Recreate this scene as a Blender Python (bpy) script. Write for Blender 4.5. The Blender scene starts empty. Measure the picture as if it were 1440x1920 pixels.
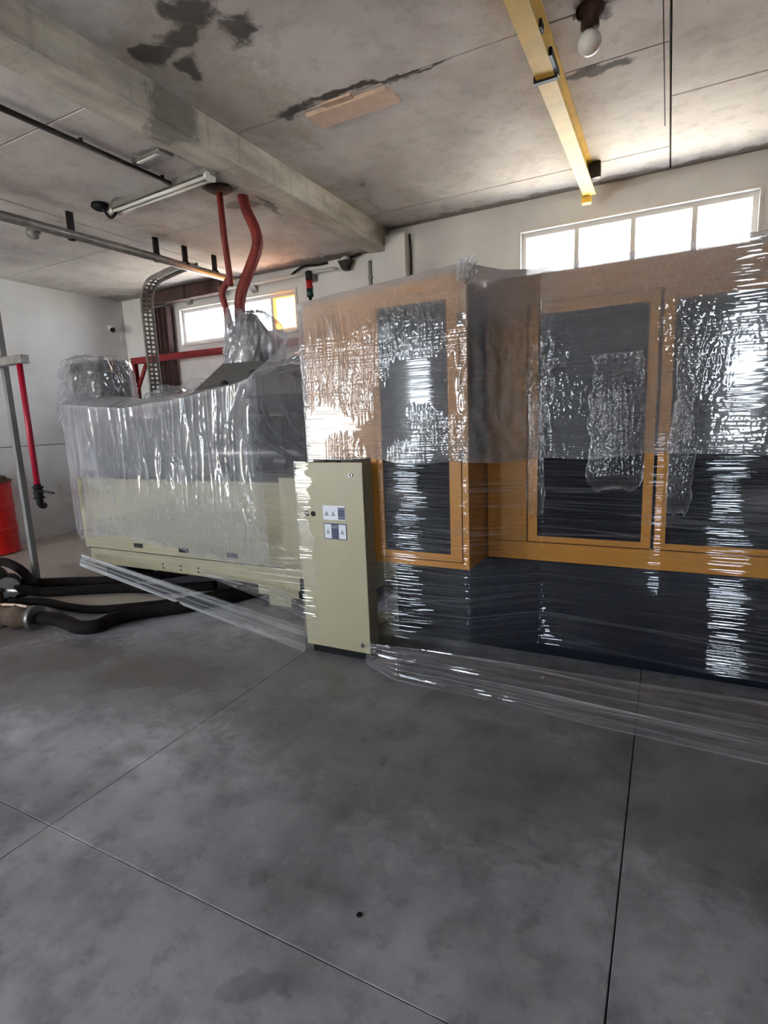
import bpy, bmesh, math, random
import numpy as np
from mathutils import Vector, Matrix

scene = bpy.context.scene
COL = scene.collection
random.seed(4)

# ------------------------------------------------------------------ camera
YAW, PITCH, ROLL, FPX = -0.48008517, -0.17070754, -0.04039169, 1024.87
cf = Vector((math.sin(YAW) * math.cos(PITCH), math.cos(YAW) * math.cos(PITCH), math.sin(PITCH)))
cr = Vector((math.cos(YAW), -math.sin(YAW), 0))
cu = cr.cross(cf)
r2 = math.cos(ROLL) * cr + math.sin(ROLL) * cu
u2 = -math.sin(ROLL) * cr + math.cos(ROLL) * cu
cam_data = bpy.data.cameras.new('camera')
cam = bpy.data.objects.new('camera', cam_data)
COL.objects.link(cam)
mw = Matrix.Identity(4)
for i in range(3):
    mw[i][0], mw[i][1], mw[i][2] = r2[i], u2[i], -cf[i]
mw[0][3], mw[1][3], mw[2][3] = 0, 0, 1.45
cam.matrix_world = mw
cam_data.sensor_fit = 'VERTICAL'
cam_data.sensor_height = 36
cam_data.lens = FPX / 1920 * 36
cam_data.clip_start = 0.05
scene.camera = cam

# ------------------------------------------------------------------ world, light, exposure
world = bpy.data.worlds.new('overcast_sky')
scene.world = world
world.use_nodes = True
bg = world.node_tree.nodes['Background']
bg.inputs[0].default_value = (0.82, 0.91, 1.0, 1)
bg.inputs[1].default_value = 22.0
scene.view_settings.view_transform = 'Standard'
scene.view_settings.look = 'None'
scene.view_settings.exposure = 0.22
scene.view_settings.gamma = 1.0
scene.view_settings.use_curve_mapping = False
scene.cycles.max_bounces = 6
scene.cycles.diffuse_bounces = 3
scene.cycles.glossy_bounces = 3
scene.cycles.transparent_max_bounces = 16
scene.cycles.use_denoising = True
scene.cycles.debug_use_spatial_splits = True
scene.cycles.use_light_tree = False
scene.cycles.caustics_reflective = False
scene.cycles.caustics_refractive = False
scene.cycles.use_adaptive_sampling = True
scene.cycles.adaptive_threshold = 0.15
scene.cycles.adaptive_min_samples = 20
scene.cycles.sample_clamp_indirect = 12.0
sun_data = bpy.data.lights.new('sun', 'SUN')
sun_data.energy = 85.0; sun_data.angle = math.radians(2); sun_data.color = (1, .96, .9)
sun = bpy.data.objects.new('sun', sun_data); COL.objects.link(sun)
sun.rotation_euler = (math.radians(28), math.radians(-8), 0)   # high sun over the yard behind the camera

def portal(name, c, w, h, rot):
    l = bpy.data.lights.new(name, 'AREA')
    l.shape = 'RECTANGLE'; l.size = w; l.size_y = h
    l.cycles.is_portal = True
    o = bpy.data.objects.new(name, l); COL.objects.link(o)
    o.location = c; o.rotation_euler = rot
    return o

# room dimensions (metres)
XL, XR = -7.64, 4.6            # side walls
YF, YB = -4.2, 6.13            # wall behind the camera, wall with the high windows
ZR, ZL = 3.59, 3.385            # ceiling height of the two bays
BX0, BX1, BZ = -3.24, -2.97, 3.375   # concrete beam between the bays
WIN1 = (-6.43, -4.36, 2.63, 3.12)
WIN2 = (-1.45, 0.63, 2.55, 3.29)
GATE = (-7.3, -5.8, 0.0, 2.7)
REAR = [(-4.7, -4.15, 0.9, 2.9), (-3.2, -2.7, 0.9, 2.9), (0.75, 1.30, 0.9, 2.9)]
for i, w in enumerate([WIN1, WIN2]):
    portal('window_portal', ((w[0] + w[1]) / 2, YB + .30, (w[2] + w[3]) / 2), w[1] - w[0], w[3] - w[2], (math.radians(-90), 0, 0))
for w in [GATE] + REAR:
    portal('window_portal', ((w[0] + w[1]) / 2, YF - .30, (w[2] + w[3]) / 2), w[1] - w[0], w[3] - w[2], (math.radians(90), 0, 0))

# ------------------------------------------------------------------ material helpers
def lin(c):
    return tuple(((v / 255) / 12.92 if v / 255 <= 0.04045 else ((v / 255 + 0.055) / 1.055) ** 2.4) for v in c) + (1,)

class NT:
    def __init__(self, name):
        self.m = bpy.data.materials.new(name); self.m.use_nodes = True
        self.t = self.m.node_tree; self.n = self.t.nodes
        self.bsdf = self.n['Principled BSDF']; self.out = self.n['Material Output']
    def new(self, kind, **kw):
        x = self.n.new(kind)
        for k, v in kw.items(): setattr(x, k, v)
        return x
    def link(self, a, b): self.t.links.new(a, b)
    def math(self, op, a, b=None, clamp=False):
        x = self.new('ShaderNodeMath', operation=op, use_clamp=clamp)
        for i, v in enumerate((a, b)):
            if v is None: continue
            if isinstance(v, (int, float)): x.inputs[i].default_value = v
            else: self.link(v, x.inputs[i])
        return x.outputs[0]
    def coords(self, scale=(1, 1, 1), world=False):
        mp = self.new('ShaderNodeMapping'); mp.inputs['Scale'].default_value = scale
        src = self.new('ShaderNodeNewGeometry').outputs['Position'] if world else self.new('ShaderNodeTexCoord').outputs['Object']
        self.link(src, mp.inputs[0]); return mp.outputs[0]
    def noise(self, vec, scale, detail=4, rough=.55):
        x = self.new('ShaderNodeTexNoise'); x.inputs['Scale'].default_value = scale
        x.inputs['Detail'].default_value = detail; x.inputs['Roughness'].default_value = rough
        if vec is not None: self.link(vec, x.inputs['Vector'])
        return x.outputs['Fac']
    def ramp(self, fac, stops):
        x = self.new('ShaderNodeValToRGB'); e = x.color_ramp.elements
        e[0].position, e[0].color = stops[0]; e[1].position, e[1].color = stops[-1]
        for p, c in stops[1:-1]:
            k = e.new(p); k.color = c
        self.link(fac, x.inputs[0]); return x.outputs[0]
    def mix(self, fac, a, b):
        x = self.new('ShaderNodeMix', data_type='RGBA')
        for s, v in ((x.inputs[0], fac), (x.inputs[6], a), (x.inputs[7], b)):
            if isinstance(v, (tuple, int, float)): s.default_value = v
            else: self.link(v, s)
        return x.outputs[2]
    def bump(self, h, strength, dist=.01):
        x = self.new('ShaderNodeBump'); x.inputs['Strength'].default_value = strength
        x.inputs['Distance'].default_value = dist; self.link(h, x.inputs['Height'])
        return x.outputs[0]

def plain(name, rgb, rough=.5, metal=0., var=.08, scale=6., bump=0., spec=.5):
    k = NT(name); c = lin(rgb)
    f = k.noise(k.coords(), scale, 2)
    lo = tuple(v * (1 - var) for v in c[:3]) + (1,); hi = tuple(min(1, v * (1 + var)) for v in c[:3]) + (1,)
    k.link(k.ramp(f, [(.3, lo), (.7, hi)]), k.bsdf.inputs['Base Color'])
    k.bsdf.inputs['Roughness'].default_value = rough
    k.bsdf.inputs['Metallic'].default_value = metal
    k.bsdf.inputs['Specular IOR Level'].default_value = spec
    if bump: k.link(k.bump(k.noise(k.coords(), scale * 6, 6), bump), k.bsdf.inputs['Normal'])
    return k.m

def blobs(k, vec, items):
    """Union of soft ellipses (x, y, rx, ry, angle) in world XY, as a 0..1 mask with ragged noise edges."""
    acc = None
    if not hasattr(k, 'warp'):
        nz_ = k.new('ShaderNodeTexNoise'); nz_.inputs['Scale'].default_value = 4.5; nz_.inputs['Detail'].default_value = 4; k.link(vec, nz_.inputs['Vector'])
        wv_ = k.new('ShaderNodeVectorMath', operation='MULTIPLY_ADD'); k.link(nz_.outputs['Color'], wv_.inputs[0])
        wv_.inputs[1].default_value = (.3, .3, 0); k.link(vec, wv_.inputs[2])
        sub_ = k.new('ShaderNodeVectorMath', operation='SUBTRACT'); k.link(wv_.outputs[0], sub_.inputs[0]); sub_.inputs[1].default_value = (.15, .15, 0)
        k.warp = sub_.outputs[0]; k.rag = k.math('MULTIPLY', k.math('SUBTRACT', k.noise(k.warp, 14, 4, .7), .5), 1.3)
    vec = k.warp
    for (x, y, rx, ry, a) in items:
        mp = k.new('ShaderNodeMapping', vector_type='TEXTURE')
        mp.inputs['Location'].default_value = (x, y, 0); mp.inputs['Rotation'].default_value = (0, 0, math.radians(a))
        mp.inputs['Scale'].default_value = (rx, ry, 1000)
        k.link(vec, mp.inputs[0])
        l = k.new('ShaderNodeVectorMath', operation='LENGTH'); k.link(mp.outputs[0], l.inputs[0])
        acc = l.outputs['Value'] if acc is None else k.math('MINIMUM', acc, l.outputs['Value'])
    d = k.math('ADD', acc, k.rag)
    mr = k.new('ShaderNodeMapRange', interpolation_type='SMOOTHSTEP')
    mr.inputs['From Min'].default_value = 1.25; mr.inputs['From Max'].default_value = .65
    k.link(d, mr.inputs[0]); return mr.outputs[0]

def concrete_ceiling():
    k = NT('stained_concrete_ceiling'); p = k.coords(world=True)
    big = k.noise(p, .9, 3, .6); fine = k.noise(p, 9, 4, .65)
    c = k.ramp(big, [(.3, lin((178, 172, 169))), (.55, lin((214, 208, 205))), (.75, lin((224, 220, 217)))])
    c = k.mix(k.math('MULTIPLY', k.math('SUBTRACT', .5, fine, True), 1.2), c, lin((110, 100, 94)))
    warm = blobs(k, p, [(-3.5, 4.0, .28, .5, 0), (-2.6, 3.2, .3, .9, 0), (-.75, 2.4, .25, 1.3, 0), (-2.6, 2.7, .4, .4, 0)])
    c = k.mix(k.math('MULTIPLY', warm, .35), c, lin((150, 132, 100)))
    wet = blobs(k, p, [(-2.33, 2.50, .17, .13, 20), (-2.17, 2.72, .13, .10, -30), (-2.52, 2.60, .16, .09, 10), (-2.74, 2.66, .12, .11, 0),
                       (-2.66, 2.86, .14, .06, -40), (-2.46, 3.52, .13, .07, 0), (-1.98, 3.52, .42, .035, 3), (-.50, 4.14, .20, .055, 8), (-.46, 3.6, .1, .12, 0),
                       (-.65, 3.33, .05, .05, 0), (-1.55, 3.53, .25, .02, 2)])
    c = k.mix(k.math('MULTIPLY', wet, .85), c, lin((66, 60, 56)))
    dark_marks = blobs(k, p, [(-.75, 6.1, 4.6, .10, 0), (-5.2, 6.05, 2.6, .22, 0), (-3.40, 3.80, .1, .12, 0), (-3.50, 4.2, .16, .1, 0), (-3.3, 4.3, .05, .3, 20),
                        (-4.45, 3.52, .10, .06, 0), (-4.25, 3.52, .12, .03, 0), (-3.75, 2.05, .2, .1, 0), (-3.42, 3.08, .12, .06, 0), (-7.5, 5.9, .3, .2, 0)])
    c = k.mix(k.math('MULTIPLY', dark_marks, .6), c, lin((84, 74, 68)))  # darker along the back wall, in the left corner and round fittings
    k.link(c, k.bsdf.inputs['Base Color']); k.bsdf.inputs['Roughness'].default_value = .9
    k.link(k.bump(fine, .25, .02), k.bsdf.inputs['Normal'])
    return k.m

def concrete_beam():
    k = NT('plastered_concrete_beam'); p = k.coords((1, .35, 1), True)
    f = k.noise(p, 5, 6, .65); g = k.noise(k.coords((1, 9, .6), True), 1.6, 5, .6)
    c = k.ramp(f, [(.3, lin((160, 154, 148))), (.6, lin((212, 207, 194))), (.8, lin((222, 218, 208)))])
    c = k.mix(k.math('MULTIPLY', k.math('SUBTRACT', g, .55, True), 2.2), c, lin((120, 112, 98)))
    wet = blobs(k, k.coords(world=True), [(-2.8, 2.95, .4, .22, 0)])
    c = k.mix(k.math('MULTIPLY', wet, .7), c, lin((96, 92, 88)))
    k.link(c, k.bsdf.inputs['Base Color']); k.bsdf.inputs['Roughness'].default_value = .9
    k.link(k.bump(f, .2, .02), k.bsdf.inputs['Normal'])
    return k.m

def concrete_floor():
    k = NT('smooth_concrete_floor'); p = k.coords(world=True)
    big = k.noise(p, 1.1, 3, .6); mid = k.noise(p, 3.6, 4, .6); fine = k.noise(p, 26, 3, .6)
    c = k.ramp(big, [(.32, lin((142, 142, 147))), (.5, lin((174, 174, 180))), (.68, lin((200, 201, 207)))])
    c = k.mix(k.math('MULTIPLY', k.math('SUBTRACT', .52, mid, True), 3.2), c, lin((112, 111, 114)))
    m2_ = k.noise(p, 9, 4, .7)
    c = k.mix(k.math('MULTIPLY', k.math('SUBTRACT', .46, m2_, True), 3.0), c, lin((106, 105, 108)))
    c = k.mix(k.math('MULTIPLY', k.math('SUBTRACT', m2_, .56, True), 2.5), c, lin((204, 204, 208)))
    c = k.mix(k.math('MULTIPLY', k.math('SUBTRACT', fine, .55, True), .9), c, lin((142, 141, 143)))
    spots = blobs(k, p, [(-1.13, 1.17, .045, .06, 20), (-.95, 1.22, .05, .03, 0), (-1.02, 1.86, .035, .04, 0), (-.3, 1.33, .03, .03, 0), (-.42, .93, .04, .03, 0), (-.9, .92, .06, .03, 30)])
    c = k.mix(k.math('MULTIPLY', spots, .28), c, lin((62, 61, 62)))
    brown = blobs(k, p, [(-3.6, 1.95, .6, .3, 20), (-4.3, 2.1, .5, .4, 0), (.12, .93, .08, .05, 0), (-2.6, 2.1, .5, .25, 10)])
    c = k.mix(k.math('MULTIPLY', brown, .6), c, lin((92, 76, 62)))  # brown stains, deepened in colour for the shadows by the hoses
    painted_shade = blobs(k, p, [(-2.6, 2.1, 1.3, .55, 8), (-.9, 2.0, 1.0, .5, -4), (.3, 2.2, .8, .55, 0), (-3.4, 1.7, .7, .5, 20), (-1.3, 2.6, 1.5, .35, 0), (-.2, 2.75, 1.6, .4, 0)])  # shade in front of the machine, painted into the floor colour
    c = k.mix(k.math('MULTIPLY', painted_shade, .5), c, lin((98, 94, 92)))
    beige_area = blobs(k, p, [(-6.6, 4.3, 1.3, 1.7, 0), (-5.2, 3.4, .7, .5, 20), (-4.4, 3.0, .7, .35, 15)])  # paler beige areas towards the far left of the floor
    c = k.mix(k.math('MULTIPLY', beige_area, .75), c, lin((188, 174, 156)))
    k.link(c, k.bsdf.inputs['Base Color'])
    k.link(k.ramp(mid, [(.3, (.34,) * 3 + (1,)), (.7, (.55,) * 3 + (1,))]), k.bsdf.inputs['Roughness'])
    k.bsdf.inputs['Specular IOR Level'].default_value = .4
    k.link(k.bump(fine, .08, .01), k.bsdf.inputs['Normal'])
    return k.m

def white_wall():
    k = NT('white_plaster_wall'); p = k.coords(world=True)
    f = k.noise(p, 1.4, 3, .6)
    c = k.ramp(f, [(.3, lin((214, 214, 215))), (.6, lin((230, 230, 230)))])
    k.link(c, k.bsdf.inputs['Base Color']); k.bsdf.inputs['Roughness'].default_value = .7
    k.link(k.bump(k.noise(p, 30, 2), .06, .01), k.bsdf.inputs['Normal'])
    return k.m

def film_material(name, gloss=.16, streak=(1.2, 1.2, 70), tint=(.80, .80, .83), rough=.035):
    """Clear stretch film: transparent, hazy where many layers or folds lie (vertex attribute haze), glossy."""
    k = NT(name); k.n.remove(k.bsdf)
    at = k.new('ShaderNodeAttribute'); at.attribute_name = 'haze'
    h = at.outputs['Fac']
    sn = k.noise(k.coords(streak), 1.0, 1, .6)
    h2 = k.math('MULTIPLY', h, k.math('ADD', .85, k.math('MULTIPLY', sn, .3)), True)
    tr = k.new('ShaderNodeBsdfTransparent'); tr.inputs[0].default_value = (.97, .97, .97, 1)
    df = k.new('ShaderNodeBsdfDiffuse'); df.inputs[0].default_value = tint + (1,)
    tl = k.new('ShaderNodeBsdfTranslucent'); tl.inputs[0].default_value = tint + (1,)
    m1 = k.new('ShaderNodeMixShader'); m1.inputs[0].default_value = .45
    k.link(df.outputs[0], m1.inputs[1]); k.link(tl.outputs[0], m1.inputs[2])
    m2 = k.new('ShaderNodeMixShader'); k.link(h2, m2.inputs[0]); k.link(tr.outputs[0], m2.inputs[1]); k.link(m1.outputs[0], m2.inputs[2])
    gl = k.new('ShaderNodeBsdfGlossy'); gl.inputs[0].default_value = (1, 1, 1, 1); gl.inputs['Roughness'].default_value = rough
    lw = k.new('ShaderNodeLayerWeight')
    fac = k.math('ADD', gloss, k.math('MULTIPLY', k.math('POWER', lw.outputs['Facing'], 5.0), .5), True)
    m3 = k.new('ShaderNodeMixShader'); k.link(fac, m3.inputs[0]); k.link(m2.outputs[0], m3.inputs[1]); k.link(gl.outputs[0], m3.inputs[2])
    k.link(m3.outputs[0], k.out.inputs[0])
    return k.m

def pane_material(name, tint, haze=0., hcol=(1, 1, 1, 1)):
    k = NT(name); k.n.remove(k.bsdf)
    tr = k.new('ShaderNodeBsdfTransparent'); tr.inputs[0].default_value = tint
    tl = k.new('ShaderNodeBsdfTranslucent'); tl.inputs[0].default_value = hcol
    m = k.new('ShaderNodeMixShader')
    f = k.noise(k.coords(), 3); k.link(k.math('MULTIPLY', f, haze * 2), m.inputs[0])
    k.link(tr.outputs[0], m.inputs[1]); k.link(tl.outputs[0], m.inputs[2])
    gl = k.new('ShaderNodeBsdfGlossy'); gl.inputs['Roughness'].default_value = .03
    lw = k.new('ShaderNodeLayerWeight')
    m2 = k.new('ShaderNodeMixShader'); k.link(k.math('ADD', .04, k.math('MULTIPLY', k.math('POWER', lw.outputs['Facing'], 5.0), .6)), m2.inputs[0]); k.link(m.outputs[0], m2.inputs[1]); k.link(gl.outputs[0], m2.inputs[2])
    k.link(m2.outputs[0], k.out.inputs[0]); return k.m

M = {}
M['ceiling'] = concrete_ceiling()
M['beam'] = concrete_beam()
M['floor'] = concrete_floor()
M['wall'] = white_wall()
M['raw'] = plain('raw_grey_render', (104, 100, 96), .9, var=.15, scale=2)
M['joint'] = plain('dark_joint_filler', (52, 47, 44), .95, var=.3, scale=20)
M['joint_floor'] = plain('dark_floor_joint', (104, 103, 104), .9, var=.25, scale=30)
M['white_frame'] = plain('white_window_frame', (222, 218, 214), .45, var=.04)
M['glass'] = pane_material('window_glass', (.97, .98, 1, 1))
M['orange_glass'] = pane_material('orange_film_glass', (1.0, .60, .22, 1), .10, (1, .55, .2, 1))
M['yellow'] = plain('ochre_yellow_paint', (196, 130, 28), .38, var=.05, scale=3, bump=.03)
M['navy'] = plain('navy_blue_paint', (16, 18, 32), .4, var=.15, scale=3, spec=.3)
M['dark_pane'] = plain('dark_polycarbonate', (10, 11, 22), .12, var=.1, spec=.35)
M['cream'] = plain('cream_paint', (176, 168, 138), .42, var=.04, scale=2, bump=.02)
M['black'] = plain('black_rubber', (18, 16, 16), .65, var=.2, spec=.3)
M['gap'] = plain('black_gap', (12, 11, 11), .9, var=.1)
M['steel'] = plain('brushed_steel', (150, 148, 146), .38, .9, var=.12, scale=9)
M['grey_paint'] = plain('grey_paint', (128, 126, 124), .5, var=.12, scale=5)
M['machine_grey'] = plain('dark_machine_grey', (84, 81, 78), .5, var=.15, scale=5)
M['chute'] = plain('dark_brown_machine_paint', (48, 42, 36), .55, var=.25, scale=6)
M['dark_steel'] = plain('dark_steel', (46, 44, 44), .45, .5, var=.25, scale=8)
M['galv'] = plain('galvanised_steel', (150, 146, 142), .45, .55, var=.18, scale=14)
M['red_hose'] = plain('dusty_red_hose', (132, 48, 42), .55, var=.18, scale=9)
M['red_paint'] = plain('crimson_pipe_paint', (176, 22, 52), .42, var=.12, scale=7)
M['red_rail'] = plain('dark_red_rail_paint', (140, 30, 34), .45, var=.15, scale=7)
M['barrel'] = plain('red_barrel_paint', (206, 22, 18), .34, var=.08, scale=5)
M['beam_yellow'] = plain('crane_rail_yellow', (226, 188, 84), .5, var=.16, scale=5, bump=.05)
M['board'] = plain('pinkish_fibre_board', (214, 186, 166), .9, var=.08, scale=12)
M['brown'] = plain('brown_curtain_cloth', (74, 54, 52), .85, var=.25, scale=9)
M['hose'] = plain('dirty_black_hose', (24, 18, 15), .85, var=.45, scale=8, bump=.15, spec=.2)
M['mud'] = plain('muddy_pipe_wrap', (88, 70, 56), .85, var=.4, scale=10, bump=.4)
M['white_plastic'] = plain('white_plastic', (226, 226, 224), .3, var=.03)
M['tube'] = plain('fluorescent_tube_glass', (236, 236, 232), .15, var=.02)
M['rust'] = plain('rusty_socket', (66, 44, 34), .8, var=.4, scale=18)
M['label_white'] = plain('sticker_white', (226, 230, 236), .4, var=.02)
M['label_navy'] = plain('sticker_navy', (26, 28, 84), .4, var=.05)
M['label_grey'] = plain('sticker_grey_print', (150, 158, 160), .5, var=.05)
M['red_lens'] = plain('red_signal_lens', (150, 12, 20), .2, var=.05)
M['green_lens'] = plain('dark_green_signal_lens', (30, 58, 48), .2, var=.05)
M['ground'] = plain('pale_outdoor_ground', (176, 168, 152), .9, var=.15, scale=.4)
M['render_wall'] = plain('pale_outdoor_render', (216, 220, 222), .8, var=.05)
M['film_taut'] = film_material('taut_stretch_film', .055, (1.0, 1.0, 85))
M['film_upper'] = film_material('layered_stretch_film', .055, (9, 9, 30), (.70, .69, .71))
M['film_fold'] = film_material('folded_stretch_film', .07, (26, 26, 5), (.74, .74, .78))
M['film_band'] = film_material('gathered_stretch_film', .10, (1.5, 40, 60), (.84, .84, .87))

# ------------------------------------------------------------------ object helpers
WLOC = {}
def finish(name, me, mat, parent=None):
    """Mesh in world coordinates -> object with its origin at the mesh's box centre, parented."""
    n = len(me.vertices); co = np.empty(n * 3, 'f'); me.vertices.foreach_get('co', co); co = co.reshape(-1, 3)
    c = (co.min(0) + co.max(0)) / 2; co -= c; me.vertices.foreach_set('co', co.ravel())
    me.materials.append(mat); me.name = name
    o = bpy.data.objects.new(name, me); COL.objects.link(o)
    c = Vector(c.tolist()); WLOC[o] = c
    if parent is not None:
        o.parent = parent; o.location = c - WLOC[parent]
    else: o.location = c
    return o
def tag(o, label=None, cat=None, group=None, kind=None):
    if label: o['label'] = label
    if cat: o['category'] = cat
    if group: o['group'] = group
    if kind: o['kind'] = kind
    return o
def empty(name, loc, parent=None):
    o = bpy.data.objects.new(name, None); COL.objects.link(o); o.empty_display_size = .1
    WLOC[o] = Vector(loc)
    if parent is not None: o.parent = parent; o.location = Vector(loc) - WLOC[parent]
    else: o.location = loc
    return o
def thing(name, loc, label, cat, group=None):
    return tag(empty(name, loc), label, cat, group)
class B:
    """Collects shapes into one mesh."""
    def __init__(self): self.bm = bmesh.new()
    def box(self, lo, hi, bevel=0., seg=2):
        v = [self.bm.verts.new((x, y, z)) for x in (lo[0], hi[0]) for y in (lo[1], hi[1]) for z in (lo[2], hi[2])]
        fs = [(0, 1, 3, 2), (4, 6, 7, 5), (0, 4, 5, 1), (2, 3, 7, 6), (0, 2, 6, 4), (1, 5, 7, 3)]
        f = [self.bm.faces.new([v[i] for i in q]) for q in fs]
        if bevel:
            es = list({e for q in f for e in q.edges})
            bmesh.ops.bevel(self.bm, geom=es, offset=bevel, segments=seg, profile=.5, affect='EDGES')
        return self
    def prism(self, pts, axis, a, b):
        """Extrude a 2D polygon along axis ('x','y','z') from a to b; pts in the two other axes in order."""
        def mk(p, t):
            return {'x': (t, p[0], p[1]), 'y': (p[0], t, p[1]), 'z': (p[0], p[1], t)}[axis]
        A = [self.bm.verts.new(mk(p, a)) for p in pts]; C = [self.bm.verts.new(mk(p, b)) for p in pts]
        n = len(pts)
        self.bm.faces.new(A); self.bm.faces.new(C[::-1])
        for i in range(n): self.bm.faces.new((A[i], C[i], C[(i + 1) % n], A[(i + 1) % n]))
        return self
    def ring(self, o, i, axis, a, b):
        """Rectangular frame: outer (u0,v0,u1,v1), inner likewise, extruded a..b."""
        u0, v0, u1, v1 = o; p0, q0, p1, q1 = i
        for r in ((u0, v0, u1, q0), (u0, q1, u1, v1), (u0, q0, p0, q1), (p1, q0, u1, q1)):
            self.prism([(r[0], r[1]), (r[2], r[1]), (r[2], r[3]), (r[0], r[3])], axis, a, b)
        return self
    def tube(self, pts, r, n=12, cap=True):
        pts = [Vector(p) for p in pts]
        rs = r if isinstance(r, (list, tuple)) else [r] * len(pts)
        prev = None; rings = []
        for i, p in enumerate(pts):
            t = (pts[min(i + 1, len(pts) - 1)] - pts[max(i - 1, 0)]).normalized()
            if prev is None:
                a = Vector((0, 0, 1)) if abs(t.z) < .9 else Vector((1, 0, 0))
                u = t.cross(a).normalized()
            else: u = (prev - t * prev.dot(t)).normalized()
            prev = u; w = t.cross(u)
            rings.append([self.bm.verts.new(p + (u * math.cos(2 * math.pi * k / n) + w * math.sin(2 * math.pi * k / n)) * rs[i]) for k in range(n)])
        for a, b in zip(rings, rings[1:]):
            for k in range(n): 
                f = self.bm.faces.new((a[k], a[(k + 1) % n], b[(k + 1) % n], b[k])); f.smooth = True
        if cap: self.bm.faces.new(rings[0][::-1]); self.bm.faces.new(rings[-1])
        return self
    def lathe(self, prof, c, n=24, axis='z'):
        """prof: (radius, height) pairs revolved about an axis through c."""
        rings = []
        for r, h in prof:
            ring = []
            for k in range(n):
                a = 2 * math.pi * k / n; x, y = r * math.cos(a), r * math.sin(a)
                q = {'z': (x, y, h), 'x': (h, x, y), 'y': (x, h, y)}[axis]
                ring.append(self.bm.verts.new((c[0] + q[0], c[1] + q[1], c[2] + q[2])))
            rings.append(ring)
        for a, b in zip(rings, rings[1:]):
            for k in range(n):
                f = self.bm.faces.new((a[k], a[(k + 1) % n], b[(k + 1) % n], b[k])); f.smooth = True
        self.bm.faces.new(rings[0][::-1]); self.bm.faces.new(rings[-1])
        return self
    def build(self, name, mat, parent=None):
        bmesh.ops.recalc_face_normals(self.bm, faces=self.bm.faces[:])
        me = bpy.data.meshes.new(name); self.bm.to_mesh(me); self.bm.free()
        return finish(name, me, M[mat] if isinstance(mat, str) else mat, parent)
def box(name, lo, hi, mat, parent=None, bevel=0.):
    return B().box(lo, hi, bevel).build(name, mat, parent)
def tube(name, pts, r, mat, parent=None, n=12):
    return B().tube(pts, r, n).build(name, mat, parent)
def smooth_path(pts, k=8):
    """Catmull-Rom through the points."""
    P = [Vector(p) for p in pts]; P = [P[0] * 2 - P[1]] + P + [P[-1] * 2 - P[-2]]
    out = []
    for i in range(1, len(P) - 2):
        for j in range(k):
            t = j / k
            out.append(.5 * ((2 * P[i]) + (P[i + 1] - P[i - 1]) * t + (2 * P[i - 1] - 5 * P[i] + 4 * P[i + 1] - P[i + 2]) * t * t + (3 * P[i] - P[i - 1] - 3 * P[i + 1] + P[i + 2]) * t ** 3))
    out.append(P[-2]); return out

# ------------------------------------------------------------------ the room
def struct(o): o['kind'] = 'structure'; return o
def wall_with_holes(name, x0, x1, y0, y1, z0, z1, holes, mat='wall'):
    b = B(); xs = sorted({x0, x1} | {h[0] for h in holes} | {h[1] for h in holes})
    for a, c in zip(xs, xs[1:]):
        cuts = sorted([(h[2], h[3]) for h in holes if h[0] <= a and h[1] >= c]); z = z0
        for p, q in cuts:
            if p > z: b.box((a, y0, z), (c, y1, p))
            z = q
        if z < z1: b.box((a, y0, z), (c, y1, z1))
    return struct(b.build(name, mat))

T = .28
ground = struct(box('ground', (-40, -40, -.5), (40, 40, -.12), 'ground'))
floor = struct(box('floor', (XL - T, YF - T, -.1), (XR + T, YB + T, -.012), 'joint_floor'))
fx = [XL, -5.9, -3.95, -1.99, -.073, 1.85, XR]; fy = [YF, -2.6, 1.018, YB]
for i in range(len(fx) - 1):
    for j in range(len(fy) - 1):
        g0 = .0024 if i == 4 else .0013; g1 = .0024 if i == 3 else .0013
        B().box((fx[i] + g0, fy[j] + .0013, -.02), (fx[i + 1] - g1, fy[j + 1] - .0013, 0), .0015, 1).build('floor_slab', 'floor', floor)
wall_with_holes('wall_back', XL - T, XR + T, YB, YB + T, -.1, ZR + .2, [WIN1, WIN2])
wall_with_holes('wall_front', XL - T, XR + T, YF - T, YF, -.1, ZR + .2, [GATE] + REAR, 'raw')
wl = struct(box('wall_left', (XL - T, YF, -.1), (XL, YB, ZR + .2), 'wall'))
box('wall_joint', (XL - .01, YF, 1.262), (XL + .002, YB, 1.270), 'joint', wl)
struct(box('wall_right', (XR, YF, -.1), (XR + T, YB, ZR + .2), 'raw'))
# ceilings of precast slabs with open joints
ceil_r = struct(box('ceiling', (BX1 - .05, YF, ZR + .02), (XR, YB, ZR + .25), 'joint'))
cx = [BX1 - .05, -.08, 2.3, XR]
cy = {0: [YF, -2.4, -.2, 1.7, 3.565, 5.60, YB], 1: [YF, -1.8, .4, 2.6, 4.76, YB], 2: [YF, -1.8, .4, 2.6, 4.76, YB]}
for i in range(3):
    for j in range(len(cy[i]) - 1):
        B().box((cx[i] + .006, cy[i][j] + .005, ZR), (cx[i + 1] - .006, cy[i][j + 1] - .005, ZR + .04), .004, 1).build('ceiling_slab', 'ceiling', ceil_r)
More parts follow.
